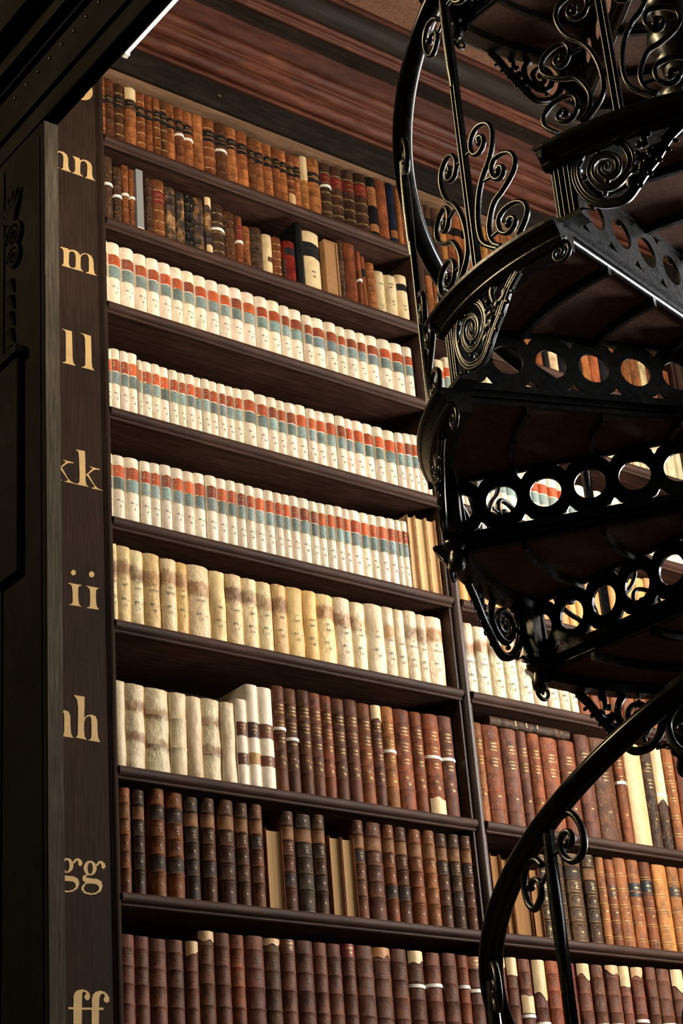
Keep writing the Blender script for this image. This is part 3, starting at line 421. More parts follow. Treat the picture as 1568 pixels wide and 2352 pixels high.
# frame plate, ribs
m = MB(); sector(m, .06, .80, 0, DA, -.012, 0)
for r in (.20, .40, .60): sector(m, r - .006, r + .006, .0, DA, -.052, -.028)
sector(m, .745, .79, 0, DA, -.06, -.012)
for a in (.006, DA - .012):
    c, s = math.cos(a), math.sin(a)
    m.tube([(.07 * c, .07 * s, -.024), (.78 * c, .78 * s, -.024)], .010, 6)
for r in (.26, .50):   # bolt lugs under the nosing
    m.sphere((r, -.008, -.05), .013, (1, .8, 1.2), 8, 6)
me['frame'] = m
m = MB(); sector(m, .09, .745, .02, DA - .02, -.028, -.0125); me['board'] = m
# moulded nosing: curved rim and straight front edge
NP = [(0, 0), (.040, 0), (.044, -.004), (.043, -.012), (.037, -.018), (.034, -.019), (.028, -.028), (.021, -.038), (.019, -.041), (.020, -.046), (.016, -.052), (.006, -.056), (0, -.056)]
m = MB(); n = 20
m.loft([[((RN - .044 + dr) * math.cos(a), (RN - .044 + dr) * math.sin(a), z) for dr, z in NP] for a in [-.022 + (DA + .028) * i / n for i in range(n + 1)]], smooth=False)
m.loft([[(r, -.6 * dr, z * .62) for dr, z in NP] for r in (.08, .30, .55, RN - .004)], smooth=False)
me['nosing'] = m
# pierced riser
def circ(cx, cy, r, n=24, a0=0, a1=2 * PI): return [(cx + r * math.cos(a0 + (a1 - a0) * i / n), cy + r * math.sin(a0 + (a1 - a0) * i / n)) for i in range(n)]
HS, HR, ZC = .113696, .0405, -.1102
m = MB(); loops = [[(.07, -.195), (.785, -.195), (.785, -.03), (.07, -.03)]]
for j in range(1, 7): loops.append(circ(.75635 - j * HS, ZC, HR))
h0 = [(x, y) for x, y in circ(.75635, ZC, HR, 24, PI / 2 + .3, 3 * PI / 2 - .3)]; loops.append(h0)
for j in range(6):
    x = .75635 - (j + .5) * HS
    for s_ in (1, -1):
        zb = ZC + s_ * .070; za = ZC + s_ * .049; hw = .0235
        tri = [(x - hw, zb), (x, zb), (x + hw, zb)]
        tri += [(x + hw * .45, zb - s_ * .007), (x + .001, za), (x - .001, za), (x - hw * .45, zb - s_ * .007)]
        loops.append(tri)
m.poly(loops, lambda a, c, t: (a, t, c), .002, .010)
m.box(.07, .785, -.001, .013, -.038, -.028); m.box(.07, .785, -.001, .013, -.2, -.190)
me['riser'] = m
# corner post with fluting, foot and drop
m = MB()
def post_ring(z, g=0): return [tuple(cylp(u, z, R)) for u, R in ((-.004 - g, .748), (.052 + g, .748), (.052 + g, .792 + g), (-.004 - g, .792 + g))]
m.loft([post_ring(-.05, .004), post_ring(-.062, .004), post_ring(-.066), post_ring(-.185), post_ring(-.190, .005), post_ring(-.203, .005)], smooth=False)
for u in (.006, .017, .031, .042): m.tube([cylp(u, -.06, .793), cylp(u, -.19, .793)], .0042, 6)
for R in (.757, .772, .785):
    m.tube([(R, -.006, -.06), (R, -.006, -.19)], .004, 6)
me['corner_post'] = m
m = MB(); q = cylp(.022, 0, .772)
rad = [(.026, -.203), (.032, -.212), (.030, -.222), (.018, -.230), (.016, -.236), (.020, -.246), (.0225, -.262), (.020, -.278), (.012, -.288), (.003, -.292)]
m.loft([[(q.x + r * math.cos(2 * PI * k / 14), q.y + r * math.sin(2 * PI * k / 14), z) for k in range(14)] for r, z in rad])
me['drop_finial'] = m
# scroll bracket
m = MB(); B2 = [Vector((u, v, 0)) for u, v in BRACKET]; cb = catmull(B2, 5); nb = len(cb)
for off in (-.0078, .0078):
    pts = []
    for i, p in enumerate(cb):
        t = cb[min(i + 1, nb - 1)] - cb[max(i - 1, 0)]; t.normalize(); nrm = Vector((-t.y, t.x, 0))
        k = 1 - .45 * i / nb; q = p + nrm * off * k; pts.append(cylp(q.x, q.y, .792))
    m.tube(pts, lambda t: .0056 * (1 - .35 * t), 6, up=radial)
m.tube([cylp(p.x, p.y, .787) for p in cb], lambda t: .0108 * (1 - .4 * t), 6, up=radial)
for u, v in ((.118, -.068), (.118, -.178), (.075, -.115), (.128, -.148)): m.sphere(cylp(u, v, .792), .0075)
def leaf(u0, v0, u1, v1, r, bend=0):
    a = Vector((u0, v0, 0)); c = Vector((u1, v1, 0)); n_ = Vector((-(c - a).y, (c - a).x, 0)) * bend
    m.tube([cylp(*(a.lerp(c, t) + n_ * math.sin(PI * t)).xy, .794) for t in [i / 7 for i in range(8)]], lambda t: max(.001, 1.35 * r * math.sin(PI * min(.95, .22 + .73 * t)) ** .7), 8, up=radial, flat=.6)
for (a_, b_, c_, d_, r, bd) in ((.196, -.040, .222, -.078, .0065, .35), (.206, -.036, .230, -.076, .0060, .35), (.216, -.036, .238, -.072, .0055, .3), (.228, -.096, .262, -.046, .0075, .35),
                               (.262, -.046, .288, -.062, .0065, .5), (.236, -.104, .280, -.072, .0070, -.25), (.200, -.122, .226, -.128, .0085, .3), (.186, -.150, .212, -.150, .0080, .3),
                               (.232, -.122, .258, -.106, .0085, .3), (.208, -.152, .236, -.136, .0085, .3), (.176, -.182, .202, -.166, .0075, .3), (.262, -.100, .286, -.088, .0070, .3),
                               (.246, -.134, .256, -.146, .0055, 0), (.268, -.114, .280, -.124, .0050, 0), (.222, -.160, .230, -.174, .0055, 0), (.198, -.184, .204, -.197, .005, 0), (.288, -.098, .300, -.106, .0045, 0)):
    leaf(a_, b_, c_, d_, r, bd)
for u, v, r in ((.213, -.088, .0095), (.206, -.108, .008), (.232, -.112, .007), (.222, -.135, .0075), (.245, -.108, .006)): m.sphere(cylp(u, v, .796), r)
for p4 in (((.060, -.062), (.075, -.07), (.062, -.085)), ((.058, -.19), (.085, -.205), (.06, -.15))):
    m.tube([cylp(u, v, .79) for u, v in p4], .005, 6, up=radial)
tail = catmull([Vector((u + .036 * (u > .36), v + .016 * (u > .36), 0)) for u, v in [(.315, -.058), (.345, -.052), (.375, -.052), (.405, -.058), (.425, -.075), (.428, -.098), (.413, -.113), (.395, -.110), (.386, -.095), (.392, -.082), (.405, -.080), (.411, -.090), (.404, -.098)]], 4)
m.tube([cylp(p.x, p.y, .792) for p in tail], lambda t: .0065 * (1 - .3 * t), 7, up=radial)
m.tube([cylp(p.x, p.y + .010, .79) for p in tail[:16]], .005, 6, up=radial)
me['bracket'] = m
# baluster scrolls (one side digitised, other mirrored) and the pair of curls under the rail
UB = .4 * DA * RB       # where the baluster stands on the rim
def scroll_set(curves, mir):
    m = MB()
    for c in curves:
        cc = catmull([Vector((u, v, 0)) for u, v in c], 4)
        pts = [cylp(UB + (-1 if mir else 1) * p.x, p.y, RB) for p in cc]
        m.tube(pts, lambda t: .0068 * (1 - .12 * t), 8, up=radial, flat=1.25)
        m.sphere(pts[-1], .0105, n=9, m=6)
    s_ = -1 if mir else 1
    for (u0, v0, u1, v1) in ((.064, .075, .095, .077), (.028, .345, .012, .345), (.093, .23, .066, .235)):
        m.tube([cylp(UB + s_ * u0, v0), cylp(UB + s_ * u1, v1)], .005, 6)
    return m
me['scroll_r'] = scroll_set(SCROLLS, False); me['scroll_l'] = scroll_set(SCROLLS, True)
m = MB()
for cset in (TOPR, TOPL):
    cc = catmull([Vector((u, v, 0)) for u, v in cset], 4)
    pts = [cylp(UB + p.x, p.y, RB) for p in cc]
    m.tube(pts, lambda t: .0075 * (1 - .15 * t), 8, up=radial, flat=1.2); m.sphere(pts[-1], .011, n=9, m=6)
m.tube([cylp(UB + .005, .812), cylp(UB + .038, .818)], .005, 6); m.tube([cylp(UB - .005, .79), cylp(UB - .045, .765)], .005, 6)
me['rail_curls'] = m
HRAIL = .863
m = MB()
for du in (-.0068, .0068): m.tube([cylp(UB + du, -.04, RB + .004), cylp(UB + du, .86, RB + .004)], .0055, 8)
m.loft([[tuple(cylp(UB + du, z, R)) for du, R in ((-.012, RB - .007), (.012, RB - .007), (.012, RB + .004), (-.012, RB + .004))] for z in (-.04, .865)], smooth=False)
m.tube([cylp(UB, z, RB + .003) for z in (.56, .62, .70, .79, .86)], lambda t: .010 + .0045 * math.sin(PI * t) , 8)
me['baluster'] = m
for k in ('frame', 'board', 'nosing', 'riser', 'corner_post', 'drop_finial', 'bracket', 'scroll_r', 'scroll_l', 'rail_curls', 'baluster'):
    mesh = bpy.data.meshes.new(k); q = me[k]; mesh.from_pydata(q.v, [], q.f); mesh.materials.append(M['boards'] if k == 'board' else M['iron'])
    mesh.polygons.foreach_set('use_smooth', q.sm); mesh.update(); me[k] = mesh
def part(name, mesh, parent):
    o = bpy.data.objects.new(name, mesh); C.objects.link(o); o.parent = parent; return o
for t in range(-13, 16):
    a = front_angle(t)
    tr = bpy.data.objects.new('tread', me['frame']); C.objects.link(tr); tr.parent = st
    tr.location = (0, 0, tread_z(t)); tr.rotation_euler = (0, 0, a)
    part('tread_board', me['board'], tr)['label'] = 'brown wooden underside boards'
    for nm in ('nosing', 'riser', 'corner_post', 'drop_finial', 'bracket', 'baluster'):
        if nm == 'drop_finial' and t in (0, 1, 2): continue
        part(nm, me[nm], tr)
    part('scroll', me['scroll_r'], tr); part('scroll', me['scroll_l'], tr); part('scroll', me['rail_curls'], tr)
m = MB(); a0, a1, n = front_angle(15.0), front_angle(-13), 420; rings = []
HP = [(.0275 * math.cos(-2 * PI * k / 20), .002 + .0235 * math.sin(-2 * PI * k / 20)) for k in range(20)]
for i in range(n + 1):
    a = a0 + (a1 - a0) * i / n; z = tread_z(2) + (a - front_angle(2) - .4 * DA) / DA * RH + HRAIL + .02
    rings.append([((RB + dr) * math.cos(a), (RB + dr) * math.sin(a), z + dz) for dr, dz in HP])
m.loft(rings); m.build('handrail', M['rail'], st)
m = MB(); m.tube([(0, 0, 0), (0, 0, 8.6)], .052, 20)
for t in range(-13, 16):
    z = tread_z(t); m.loft([[(r * math.cos(2 * PI * k / 20), r * math.sin(2 * PI * k / 20), zz) for k in range(20)] for r, zz in ((.055, z - .11), (.075, z - .09), (.06, z - .07), (.082, z - .02), (.082, z + .005), (.055, z + .02))])
m.build('centre_column', M['iron'], st)

# ================================================================= books
PAL = dict(tan=(.60, .38, .22), brown=(.49, .29, .17), dark=(.27, .19, .14), black=(.085, .085, .09), red=(.46, .13, .10), navy=(.10, .13, .21), cream=(.88, .78, .60), rust=(.50, .285, .18),
           plum=(.42, .265, .205), white=(.94, .885, .80), vellum=(.84, .76, .60), orange=(.68, .46, .26), walnut=(.35, .22, .14), olive=(.33, .24, .16), pale=(.82, .68, .50))
ORD = ['', 'first', 'second', 'third', 'fourth', 'fifth', 'sixth', 'seventh', 'eighth', 'ninth', 'tenth', 'eleventh', 'twelfth', 'thirteenth', 'fourteenth', 'fifteenth', 'sixteenth', 'seventeenth', 'eighteenth',
       'nineteenth', 'twentieth', 'twenty-first', 'twenty-second', 'twenty-third', 'twenty-fourth', 'twenty-fifth', 'twenty-sixth', 'twenty-seventh', 'twenty-eighth', 'twenty-ninth', 'thirtieth',
       'thirty-first', 'thirty-second', 'thirty-third', 'thirty-fourth', 'thirty-fifth', 'thirty-sixth', 'thirty-seventh']
_txt = {}
def text_mesh(s):
    if s not in _txt:
        cu = bpy.data.curves.new('t', 'FONT'); cu.body = s; cu.align_x = 'CENTER'; cu.align_y = 'CENTER'; cu.resolution_u = 1; cu.offset = .018; cu.size = 1
        o = bpy.data.objects.new('t', cu); C.objects.link(o); dg = bpy.context.evaluated_depsgraph_get()
        e = bpy.data.meshes.new_from_object(o.evaluated_get(dg)); _txt[s] = ([tuple(v.co) for v in e.vertices], [tuple(p.vertices) for p in e.polygons])
        C.objects.unlink(o); bpy.data.objects.remove(o); bpy.data.curves.remove(cu); bpy.data.meshes.remove(e)
    return _txt[s]
for _k, _L in BOOKS.items():
    lo, hi = (XL * 1000 + 1, XM0 * 1000 - 1) if _k.isupper() else (XM1 * 1000 + 1, XR * 1000 - 1)
    _o = []
    for _x, _w, _h in _L:
        a_, b_ = max(_x, lo), min(_x + _w, hi)
        if b_ - a_ > 9: _o.append((a_, b_ - a_, _h))
    BOOKS[_k] = _o
class Book:
    """local frame: x across the spine, y into the shelf (spine crest at 0), z up"""
    def __init__(s, x0, w, h, row, depth=.27, bulge=.25, dy=0, lean=0):
        s.w, s.h, s.d = w, h, depth; s.b = min(max(w * bulge, .005), .017)
        s.root = empty('book', (x0 + w / 2, YF + dy, ZR[row] + .0005), (0, lean, 0))
    def y(s, x): return s.b * abs(2 * x / s.w) ** 2.1
    def binding(s, mat, col, bands=(), secs=(), mats=None, warp=0.0, bh=.0022, name='binding', cap=.0015):
        w, h = s.w, s.h; hw = w / 2 - .0006
        zs = {0.0, .004, h - .004, h}
        for f in bands:
            z = h * (1 - f); zs |= {z - .0045, z - .0028, z, z + .0028, z + .0045}
        for f0, f1, mi in secs: zs |= {h * (1 - f0), h * (1 - f1)}
        if warp: zs |= {h * i / 9 for i in range(1, 9)}
        zs = sorted(zs); zs = [z for i, z in enumerate(zs) if i == 0 or z - zs[i - 1] > .0004]
        nx = 10; xs = [-hw + 2 * hw * i / nx for i in range(nx + 1)]; seed = random.random() * 90
        m = MB(); rows = []
        for z in zs:
            e = max([1 - abs(z - h * (1 - f)) / .0045 for f in bands] + [0]) ; e = min(1, e * 1.5) * bh
            tp = cap if z in (0, h) else 0
            r = [(-hw, s.d, z), (-hw, s.b + .010, z), (-hw + .0012, s.b + .004, z)]
            for x in xs:
                dy = 0; dx = 0
                if warp:
                    q = noise.noise(Vector((x * 14 + seed, z * 11, seed))); dy = warp * q; dx = warp * .35 * noise.noise(Vector((seed, z * 9, 3)))
                zz = z + (warp * .5 * noise.noise(Vector((x * 60, seed, 1))) if (warp and z == h) else 0) - (.0022 * (1 - abs(x / hw)) if z == h else 0)
                r.append((x + dx, s.y(x) - e * (1 - .35 * abs(x / hw)) + dy + tp, zz))
            r += [(hw - .0012, s.b + .004, z), (hw, s.b + .010, z), (hw, s.d, z)]
            rows.append(r)
        n = len(rows[0]); vs_ = [p for r in rows for p in r]
        for i in range(len(zs) - 1):
            zm = 1 - (zs[i] + zs[i + 1]) / 2 / h; mi = 0
            for f0, f1, k in secs:
                if f0 <= zm <= f1: mi = k
            for j in range(n - 1):
                m.f.append((i * n + j, i * n + j + 1, (i + 1) * n + j + 1, (i + 1) * n + j)); m.m.append(mi if 2 <= j <= n - 4 else 0); m.sm.append(True)
        m.v = vs_
        for top in (0, 1):     # turned-in edges of the boards and spine
            r = rows[-1 if top else 0]; z = r[0][2]; inner = [(p[0] * (1 - .006 / w), min(p[1] + .003, s.d), p[2]) for p in r]
            low = [(p[0], p[1], p[2] - .006 if top else p[2] + .006) for p in inner]
            m.add(r + inner + low, [(j, j + 1, n + j + 1, n + j) for j in range(n - 1)] + [(n + j, n + j + 1, 2 * n + j + 1, 2 * n + j) for j in range(n - 1)])
        return m.build(name, [mat] + (mats or []), s.root, color=lin(col))
    def pages(s, col=(.78, .68, .50)):
        m = MB(); hw = s.w / 2 - .0035
        m.box(-hw, hw, s.b + .005, s.d - .004, .003, s.h - .005); return m.build('page_block', M['pages'], s.root, color=lin(col))
    def patch(s, name, f0, f1, mat, col, u0=-.97, u1=.97, off=.0007, jag0=0, jag1=0, tilt=0, side=False):
        w, h = s.w, s.h; nx = 24 if jag0 + jag1 > .01 else 12; m = MB(); top = []; bot = []; seed = random.random() * 50
        xs = [(u0 + (u1 - u0) * i / nx) * (w / 2 - .0006) for i in range(nx + 1)]
        for x in xs:
            j0 = jag0 * noise.noise(Vector((x * 26 + seed, 1, 0))); j1 = jag1 * noise.noise(Vector((x * 26 + seed, 5, 0)))
            y = s.y(x) - off
            top.append((x, y, h * (1 - f0) + j0 - tilt * x)); bot.append((x, y, h * (1 - f1) + j1 - tilt * x))
        if side: top = [(xs[0] - .0008, s.b + .03, top[0][2])] + top + [(xs[-1] + .0008, s.b + .03, top[-1][2])]; bot = [(xs[0] - .0008, s.b + .03, bot[0][2])] + bot + [(xs[-1] + .0008, s.b + .03, bot[-1][2])]
        mid = [((a[0] + c[0]) / 2, a[1], (a[2] + c[2]) / 2) for a, c in zip(top, bot)]
        rows = [bot, mid, top]; n = len(top)
        back = [[(x, y + off * .9, z) for x, y, z in r] for r in (bot, top)]
        m.add([p for r in rows for p in r], [(i * n + j, i * n + j + 1, (i + 1) * n + j + 1, (i + 1) * n + j) for i in range(2) for j in range(n - 1)], 0, True)
        m.add(bot + back[0], [(j, j + 1, n + j + 1, n + j) for j in range(n - 1)]); m.add(top + back[1], [(j, j + 1, n + j + 1, n + j) for j in range(n - 1)])
        return m.build(name, mat, s.root, color=lin(col))
    def text(s, lines, mat, name='lettering', off=.0014, parent=None):
        m = MB()
        for ln in lines:
            body, f, size, maxu = ln[:4]; ox = (ln[4] if len(ln) > 4 else 0) * s.w
            vs_, fs = text_mesh(body)
            if not vs_: continue
            wd = max(v[0] for v in vs_) - min(v[0] for v in vs_); k = min(size, maxu * s.w / max(wd, .01)); z0 = s.h * (1 - f)
            pts = [(v[0] * k + ox, s.y(v[0] * k + ox) - off, z0 + v[1] * size) for v in vs_]
            m.add(pts, fs)
        return m.build(name, mat, parent or s.root)
    def ornament(s, m, f0, f1, rich=0):
        """tooled panel: frame lines and a lozenge"""
        w, h = s.w, s.h; hx = w * .40; z0, z1 = h * (1 - f1) + .002, h * (1 - f0) - .002; zc = (z0 + z1) / 2; r = min(.0075, w * .16, (z1 - z0) * .32)
        def q(pts): m.add([(x, s.y(x) - .0013, z) for x, z in pts], [tuple(range(len(pts)))])
        def bar(x0, x1, za, zb, n=6):
            xs = [x0 + (x1 - x0) * i / n for i in range(n + 1)]
            m.add([(x, s.y(x) - .0013, z) for z in (za, zb) for x in xs], [(i, i + 1, n + 2 + i, n + 1 + i) for i in range(n)])
        bar(-hx, hx, z0, z0 + .0007); bar(-hx, hx, z1 - .0007, z1)
        for sx in (-1, 1):
            m.add([(x, s.y(x) - .0013, z) for z in (z0, z1) for x in (sx * hx, sx * (hx - .0006))], [(0, 1, 3, 2)])
        q([(0, zc - r), (r * .22, zc), (0, zc + r * .9), (-r * .22, zc)]); q([(0, zc - r * .5), (r * .65, zc - r * .1), (r * .5, zc + r * .35), (r * .1, zc)]); q([(0, zc - r * .5), (-r * .65, zc - r * .1), (-r * .5, zc + r * .35), (-r * .1, zc)])
        if rich > 3:
            for k in range(26):
                a = 2 * PI * k / 13; rr = min(hx * .62, (z1 - z0) * .36) * (1 if k < 13 else .62); cx, cz = rr * math.cos(a), zc + rr * math.sin(a); q([(cx - .0007, cz - .0007), (cx + .0009, cz - .0003), (cx + .0004, cz + .0011)])
        if rich:
            for sx in (-1, 1):
                for sz in (-1, 1):
                    cx, cz = sx * hx * .76, zc + sz * (z1 - z0) * .36
                    for _ in range(rich): ax, az = random.uniform(-.003, .003), random.uniform(-.004, .004); q([(cx + ax, cz + az), (cx + ax + .0016, cz + az + .0004), (cx + ax + .0010, cz + az + .0018)])
def lab(o, look, i, n, rowphrase, group, cat='book'):
    t = '%s, %s from left, %s' % (look, ORD[i], rowphrase)
    if len(t.split()) > 16: t = '%s, %s from left, %s' % (' '.join(look.split()[:16 - len(rowphrase.split()) - 3]), ORD[i], rowphrase)
    tag(o, t, cat, group)
def jit(c, a=.06): k = 1 + random.uniform(-a, a); return tuple(min(1, max(0, v * k * (1 + random.uniform(-a * .4, a * .4)))) for v in c)
def rd(): return random.uniform(0, .007)
NAMES = dict(tan='tan', brown='brown', dark='dark brown', black='black', red='red', navy='navy blue', cream='cream', rust='reddish brown', plum='purplish brown', white='white', vellum='pale', orange='orange tan', walnut='dark brown', olive='olive brown', pale='pale')
def leather_book(d, row, spec, i, rp, group, defbands=(.16, .33, .5, .67, .84), gild=0, lines=None):
    x0, w, h = [v / 1000 for v in d]; f = spec.split('|'); colname = f[0]; bk = Book(x0, w, h, row, dy=rd())
    matn = 'leather'; bands = list(defbands); secs = []; feats = []; warp = .0006
    col = jit(PAL[colname]); g = gild
    for tok in f[1:]:
        if tok == 'M': matn = 'mottled'; warp = .002
        elif tok == 'W': matn = 'worn'; warp = .0015
        elif tok == 'nb': bands = []
        elif tok == 'g': g = 1
    if g:
        for q in bands: secs += [(q - .014, q - .009, 1), (q + .009, q + .014, 1)]
    body = bk.binding(M[matn], col, bands, secs, [M['gold']], warp); bk.pages()
    for tok in f[1:]:
        if tok[0] in 'LPQ' and len(tok) > 1:
            rng, cn = tok[1:].split(':'); a, c_ = [float(v) for v in rng.split('-')]
            if tok[0] == 'L':
                bk.patch('spine_label', a, c_, M['label'], PAL[cn]); feats.append('%s label' % NAMES[cn])
                if h > .25 and w > .03: bk.text([('MEMOIR', a + (c_ - a) * .35, .0085, .6), ('TOM.', a + (c_ - a) * .7, .0075, .5)], M['gold'])
            elif tok[0] == 'P':
                bk.patch('bare_spine_patch', a + .004, c_, M['bare'], PAL[cn], jag1=.03, off=.0026); feats.append('bare %s spine top' % NAMES[cn])
            else:
                bk.patch('bare_spine_patch', a, min(c_, .992), M['bare'], PAL[cn], jag0=.02, off=.0026); feats.append('bare %s patch' % NAMES[cn])
        elif tok[0] == 's':
            a = float(tok[1:]); bk.patch('paper_slip', a, a + .0125 / h, M['paper'], (1, 1, 1), off=.0036, tilt=random.uniform(-.04, .04), side=True, u0=-1, u1=1); feats.append('white slip')
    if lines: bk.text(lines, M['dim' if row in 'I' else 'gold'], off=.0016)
    look = '%s leather book' % NAMES[colname]
    if feats: look += ' with ' + ' and '.join(feats[:2])
    lab(bk.root, look, i, 0, rp, group); return bk
def fore_edge_book(d, row, col, i, rp, group, dy=.0, dark=True):
    x0, w, h = [v / 1000 for v in d]; root = empty('book', (x0 + w / 2, YF + dy, ZR[row] + .0005)); hw = w / 2 - .001; t = .0035
    m = MB(); m.box(-hw, -hw + t, 0, .26, 0, h); m.box(hw - t, hw, 0, .26, 0, h); m.box(-hw + t, hw - t, .255, .26, 0, h)
    m.tube([(-hw + t / 2, .0, 0), (-hw + t / 2, .0, h)], t * .55, 6); m.tube([(hw - t / 2, .0, 0), (hw - t / 2, .0, h)], t * .55, 6)
    m.build('binding', M['leather'], root, color=lin(PAL['brown'] if dark else PAL['pale']))
    m = MB(); xs = [-hw + t + (2 * hw - 2 * t) * k / 8 for k in range(9)]
    m.loft([[(x, .010 - .006 * abs(x / hw) ** 2 + .0, z) for x in xs] + [(hw - t, .25, z), (-hw + t, .25, z)] for z in (.008, h - .006)], smooth=False)
    m.build('page_block', M['pages'], root, color=lin(col))
    if not dark: look = 'pale tan book shelved with page edges outward'
    else: look = 'book shelved with its page edges facing outward'
    lab(root, look, i, 0, rp, group); return root

RP = dict(A='top shelf, left bay', B='second shelf, left bay', C='third shelf, left bay', D='fourth shelf, left bay', E='fifth shelf, left bay', F='sixth shelf, left bay', G='seventh shelf, left bay',
          H='eighth shelf, left bay', I='bottom shelf, left bay', g='seventh shelf, right bay', h='eighth shelf, right bay', i='bottom shelf, right bay', f='sixth shelf, right bay')
GR = dict(A='leather books on the top shelf', B='mixed books on the second shelf', C='white banded books on the third shelf', D='white banded books on the fourth shelf', E='books on the fifth shelf',
          F='vellum books on the sixth shelf', G='books on the seventh shelf', H='books on the eighth shelf', I='books on the bottom shelf', g='books on the right seventh shelf', h='books on the right eighth shelf',
          i='books on the right bottom shelf', f='vellum books on the right sixth shelf')
# ---- top shelf
SA = ('brown|L.3-.42:black|g;walnut|L.28-.4:black;walnut|L.22-.4:black|g;tan|P0-.2:cream|L.21-.36:black;brown|L.25-.42:black|g;brown|L.25-.42:black;brown|L.22-.4:black|g;walnut|L.2-.42:black|g;tan|L.24-.42:black;'
      'brown|L.24-.42:black|s.46;tan|L.24-.4:black|s.47;tan;brown|L.21-.4:black|g;walnut|L.22-.4:black|s.46;tan|L.2-.38:black;tan|L.22-.4:black;brown|L.24-.4:black;tan|L.22-.42:black;tan|L.24-.42:black;'
      'brown|L.22-.4:black;tan|L.22-.42:black;brown|L.24-.42:black|g|Q.76-1:pale;tan|L.2-.4:black|W;orange|P0-.42:cream|W;tan|L.25-.42:black|W;dark|L.20-.36:red|s.38|g;dark|L.2-.38:red|g;dark|L.2-.38:red|g;dark|L.2-.38:red|g;'
      'black|nb|L.17-.48:tan|L.78-.9:tan;rust|nb;navy|nb|L.76-.88:tan;tan|nb|W;brown|nb').split(';')
for n_, (d, sp) in enumerate(zip(BOOKS['A'], SA)): leather_book(d, 'A', sp, n_ + 1, RP['A'], GR['A'])
# ---- second shelf, mixed
SB = ['dark|nb|W|s.42', 'dark|W|s.5', 'brown|W|s.46', 'brown|W|s.47', 'CARD', 'dark|W', 'brown|L.2-.4:red|g', 'dark|M', 'dark|M', 'black|W', 'tan|M', 'dark|M|P0-.18:cream|Q.83-1:cream', 'dark|g|s.45', 'walnut|W', 'brown|L.2-.5:red|s.5', 'brown|W',
      'dark|W', 'VST', 'brown|g', 'dark', 'red|nb|L.17-.34:black', 'black|nb', 'VBL', 'BOX', 'dark|W', 'rust|nb', 'rust|nb|s.5', 'rust|nb|L.25-.4:black', 'tan|W', 'VR', 'VW', 'VB']
for n_, (d, sp) in enumerate(zip(BOOKS['B'], SB)):
    i = n_ + 1; x0, w_, h_ = [v / 1000 for v in d]
    if sp == 'CARD':
        m = MB(); m.box(0, w_ - .002, 0, .2, .012, h_); o = m.build('grey_card_folder', M['card'], None, (x0, YF - .002, ZR['B'] + .0005))
        tag(o, 'flat grey card folder between worn brown books, second shelf of left bay', 'folder')
        m = MB(); m.box(0, w_ - .002, -.0008, 0, 0, .016); m.build('paper_tab', M['paper'], o)
    elif sp == 'BOX':
        r = empty('slipcase', (x0, YF, ZR['B'] + .0005)); m = MB(); m.box(0, w_ - .002, .006, .22, 0, h_); m.box(0, .007, 0, .006, 0, h_); m.box(w_ - .009, w_ - .002, 0, .006, 0, h_)
        m.box(.007, w_ - .009, 0, .006, h_ - .006, h_); m.box(.007, w_ - .009, 0, .006, 0, .004)
        m.build('case_shell', M['box'], r); m = MB(); m.box(.009, w_ - .011, .004, .006, .006, h_ - .008); m.build('fore_panel', M['box'], r)
        tag(r, 'plain tan slipcase beside the large cream book, second shelf of left bay', 'box')
    elif sp[0] == 'V':
        bk = Book(x0, w_, h_, 'B', dy=rd()); col = dict(VST='cream', VBL='cream', VR='vellum', VW='vellum', VB='cream')[sp]
        bk.binding(M['vellum' if sp in ('VR', 'VW', 'VST') else 'white'], PAL[col], (), (), [], .003 if sp in ('VR', 'VW') else .001); bk.pages()
        if sp == 'VST': bk.patch('stain_patch', .52, .66, M['stain'], (.35, .2, .12), u0=-.3, jag0=.02, jag1=.02); look = 'stained cream vellum book'
        if sp == 'VBL':
            bk.patch('spine_label', .2, .44, M['label'], PAL['black'], jag0=.004, jag1=.006, tilt=.1); bk.text([('AA.', .68, .014, .3), ('25', .76, .016, .3), ('MEDICINAE', .3, .011, .7)], M['ink']); look = 'wide cream book with black label'
        if sp == 'VR': bk.text([('AA', .80, .010, .4), ('35', .86, .011, .4), ('OPERA', .3, .009, .6)], M['ink']); look = 'rough pale vellum book'
        if sp == 'VW': bk.text([('OPERA', .22, .010, .7), ('OMNIA', .3, .010, .7), ('TOM', .4, .009, .5), ('AA', .62, .011, .4), ('36', .70, .011, .4)], M['ink']); look = 'pale book with inked writing'
        if sp == 'VB': bk.patch('spine_label', .2, .34, M['label'], PAL['black']); bk.text([('AA.', .66, .010, .4), ('37', .74, .012, .4)], M['ink']); look = 'cream book with black label'
        lab(bk.root, look, i, 0, RP['B'], GR['B'])
    else: leather_book(d, 'B', sp, i, RP['B'], GR['B'], (.17, .34, .52, .7, .86))
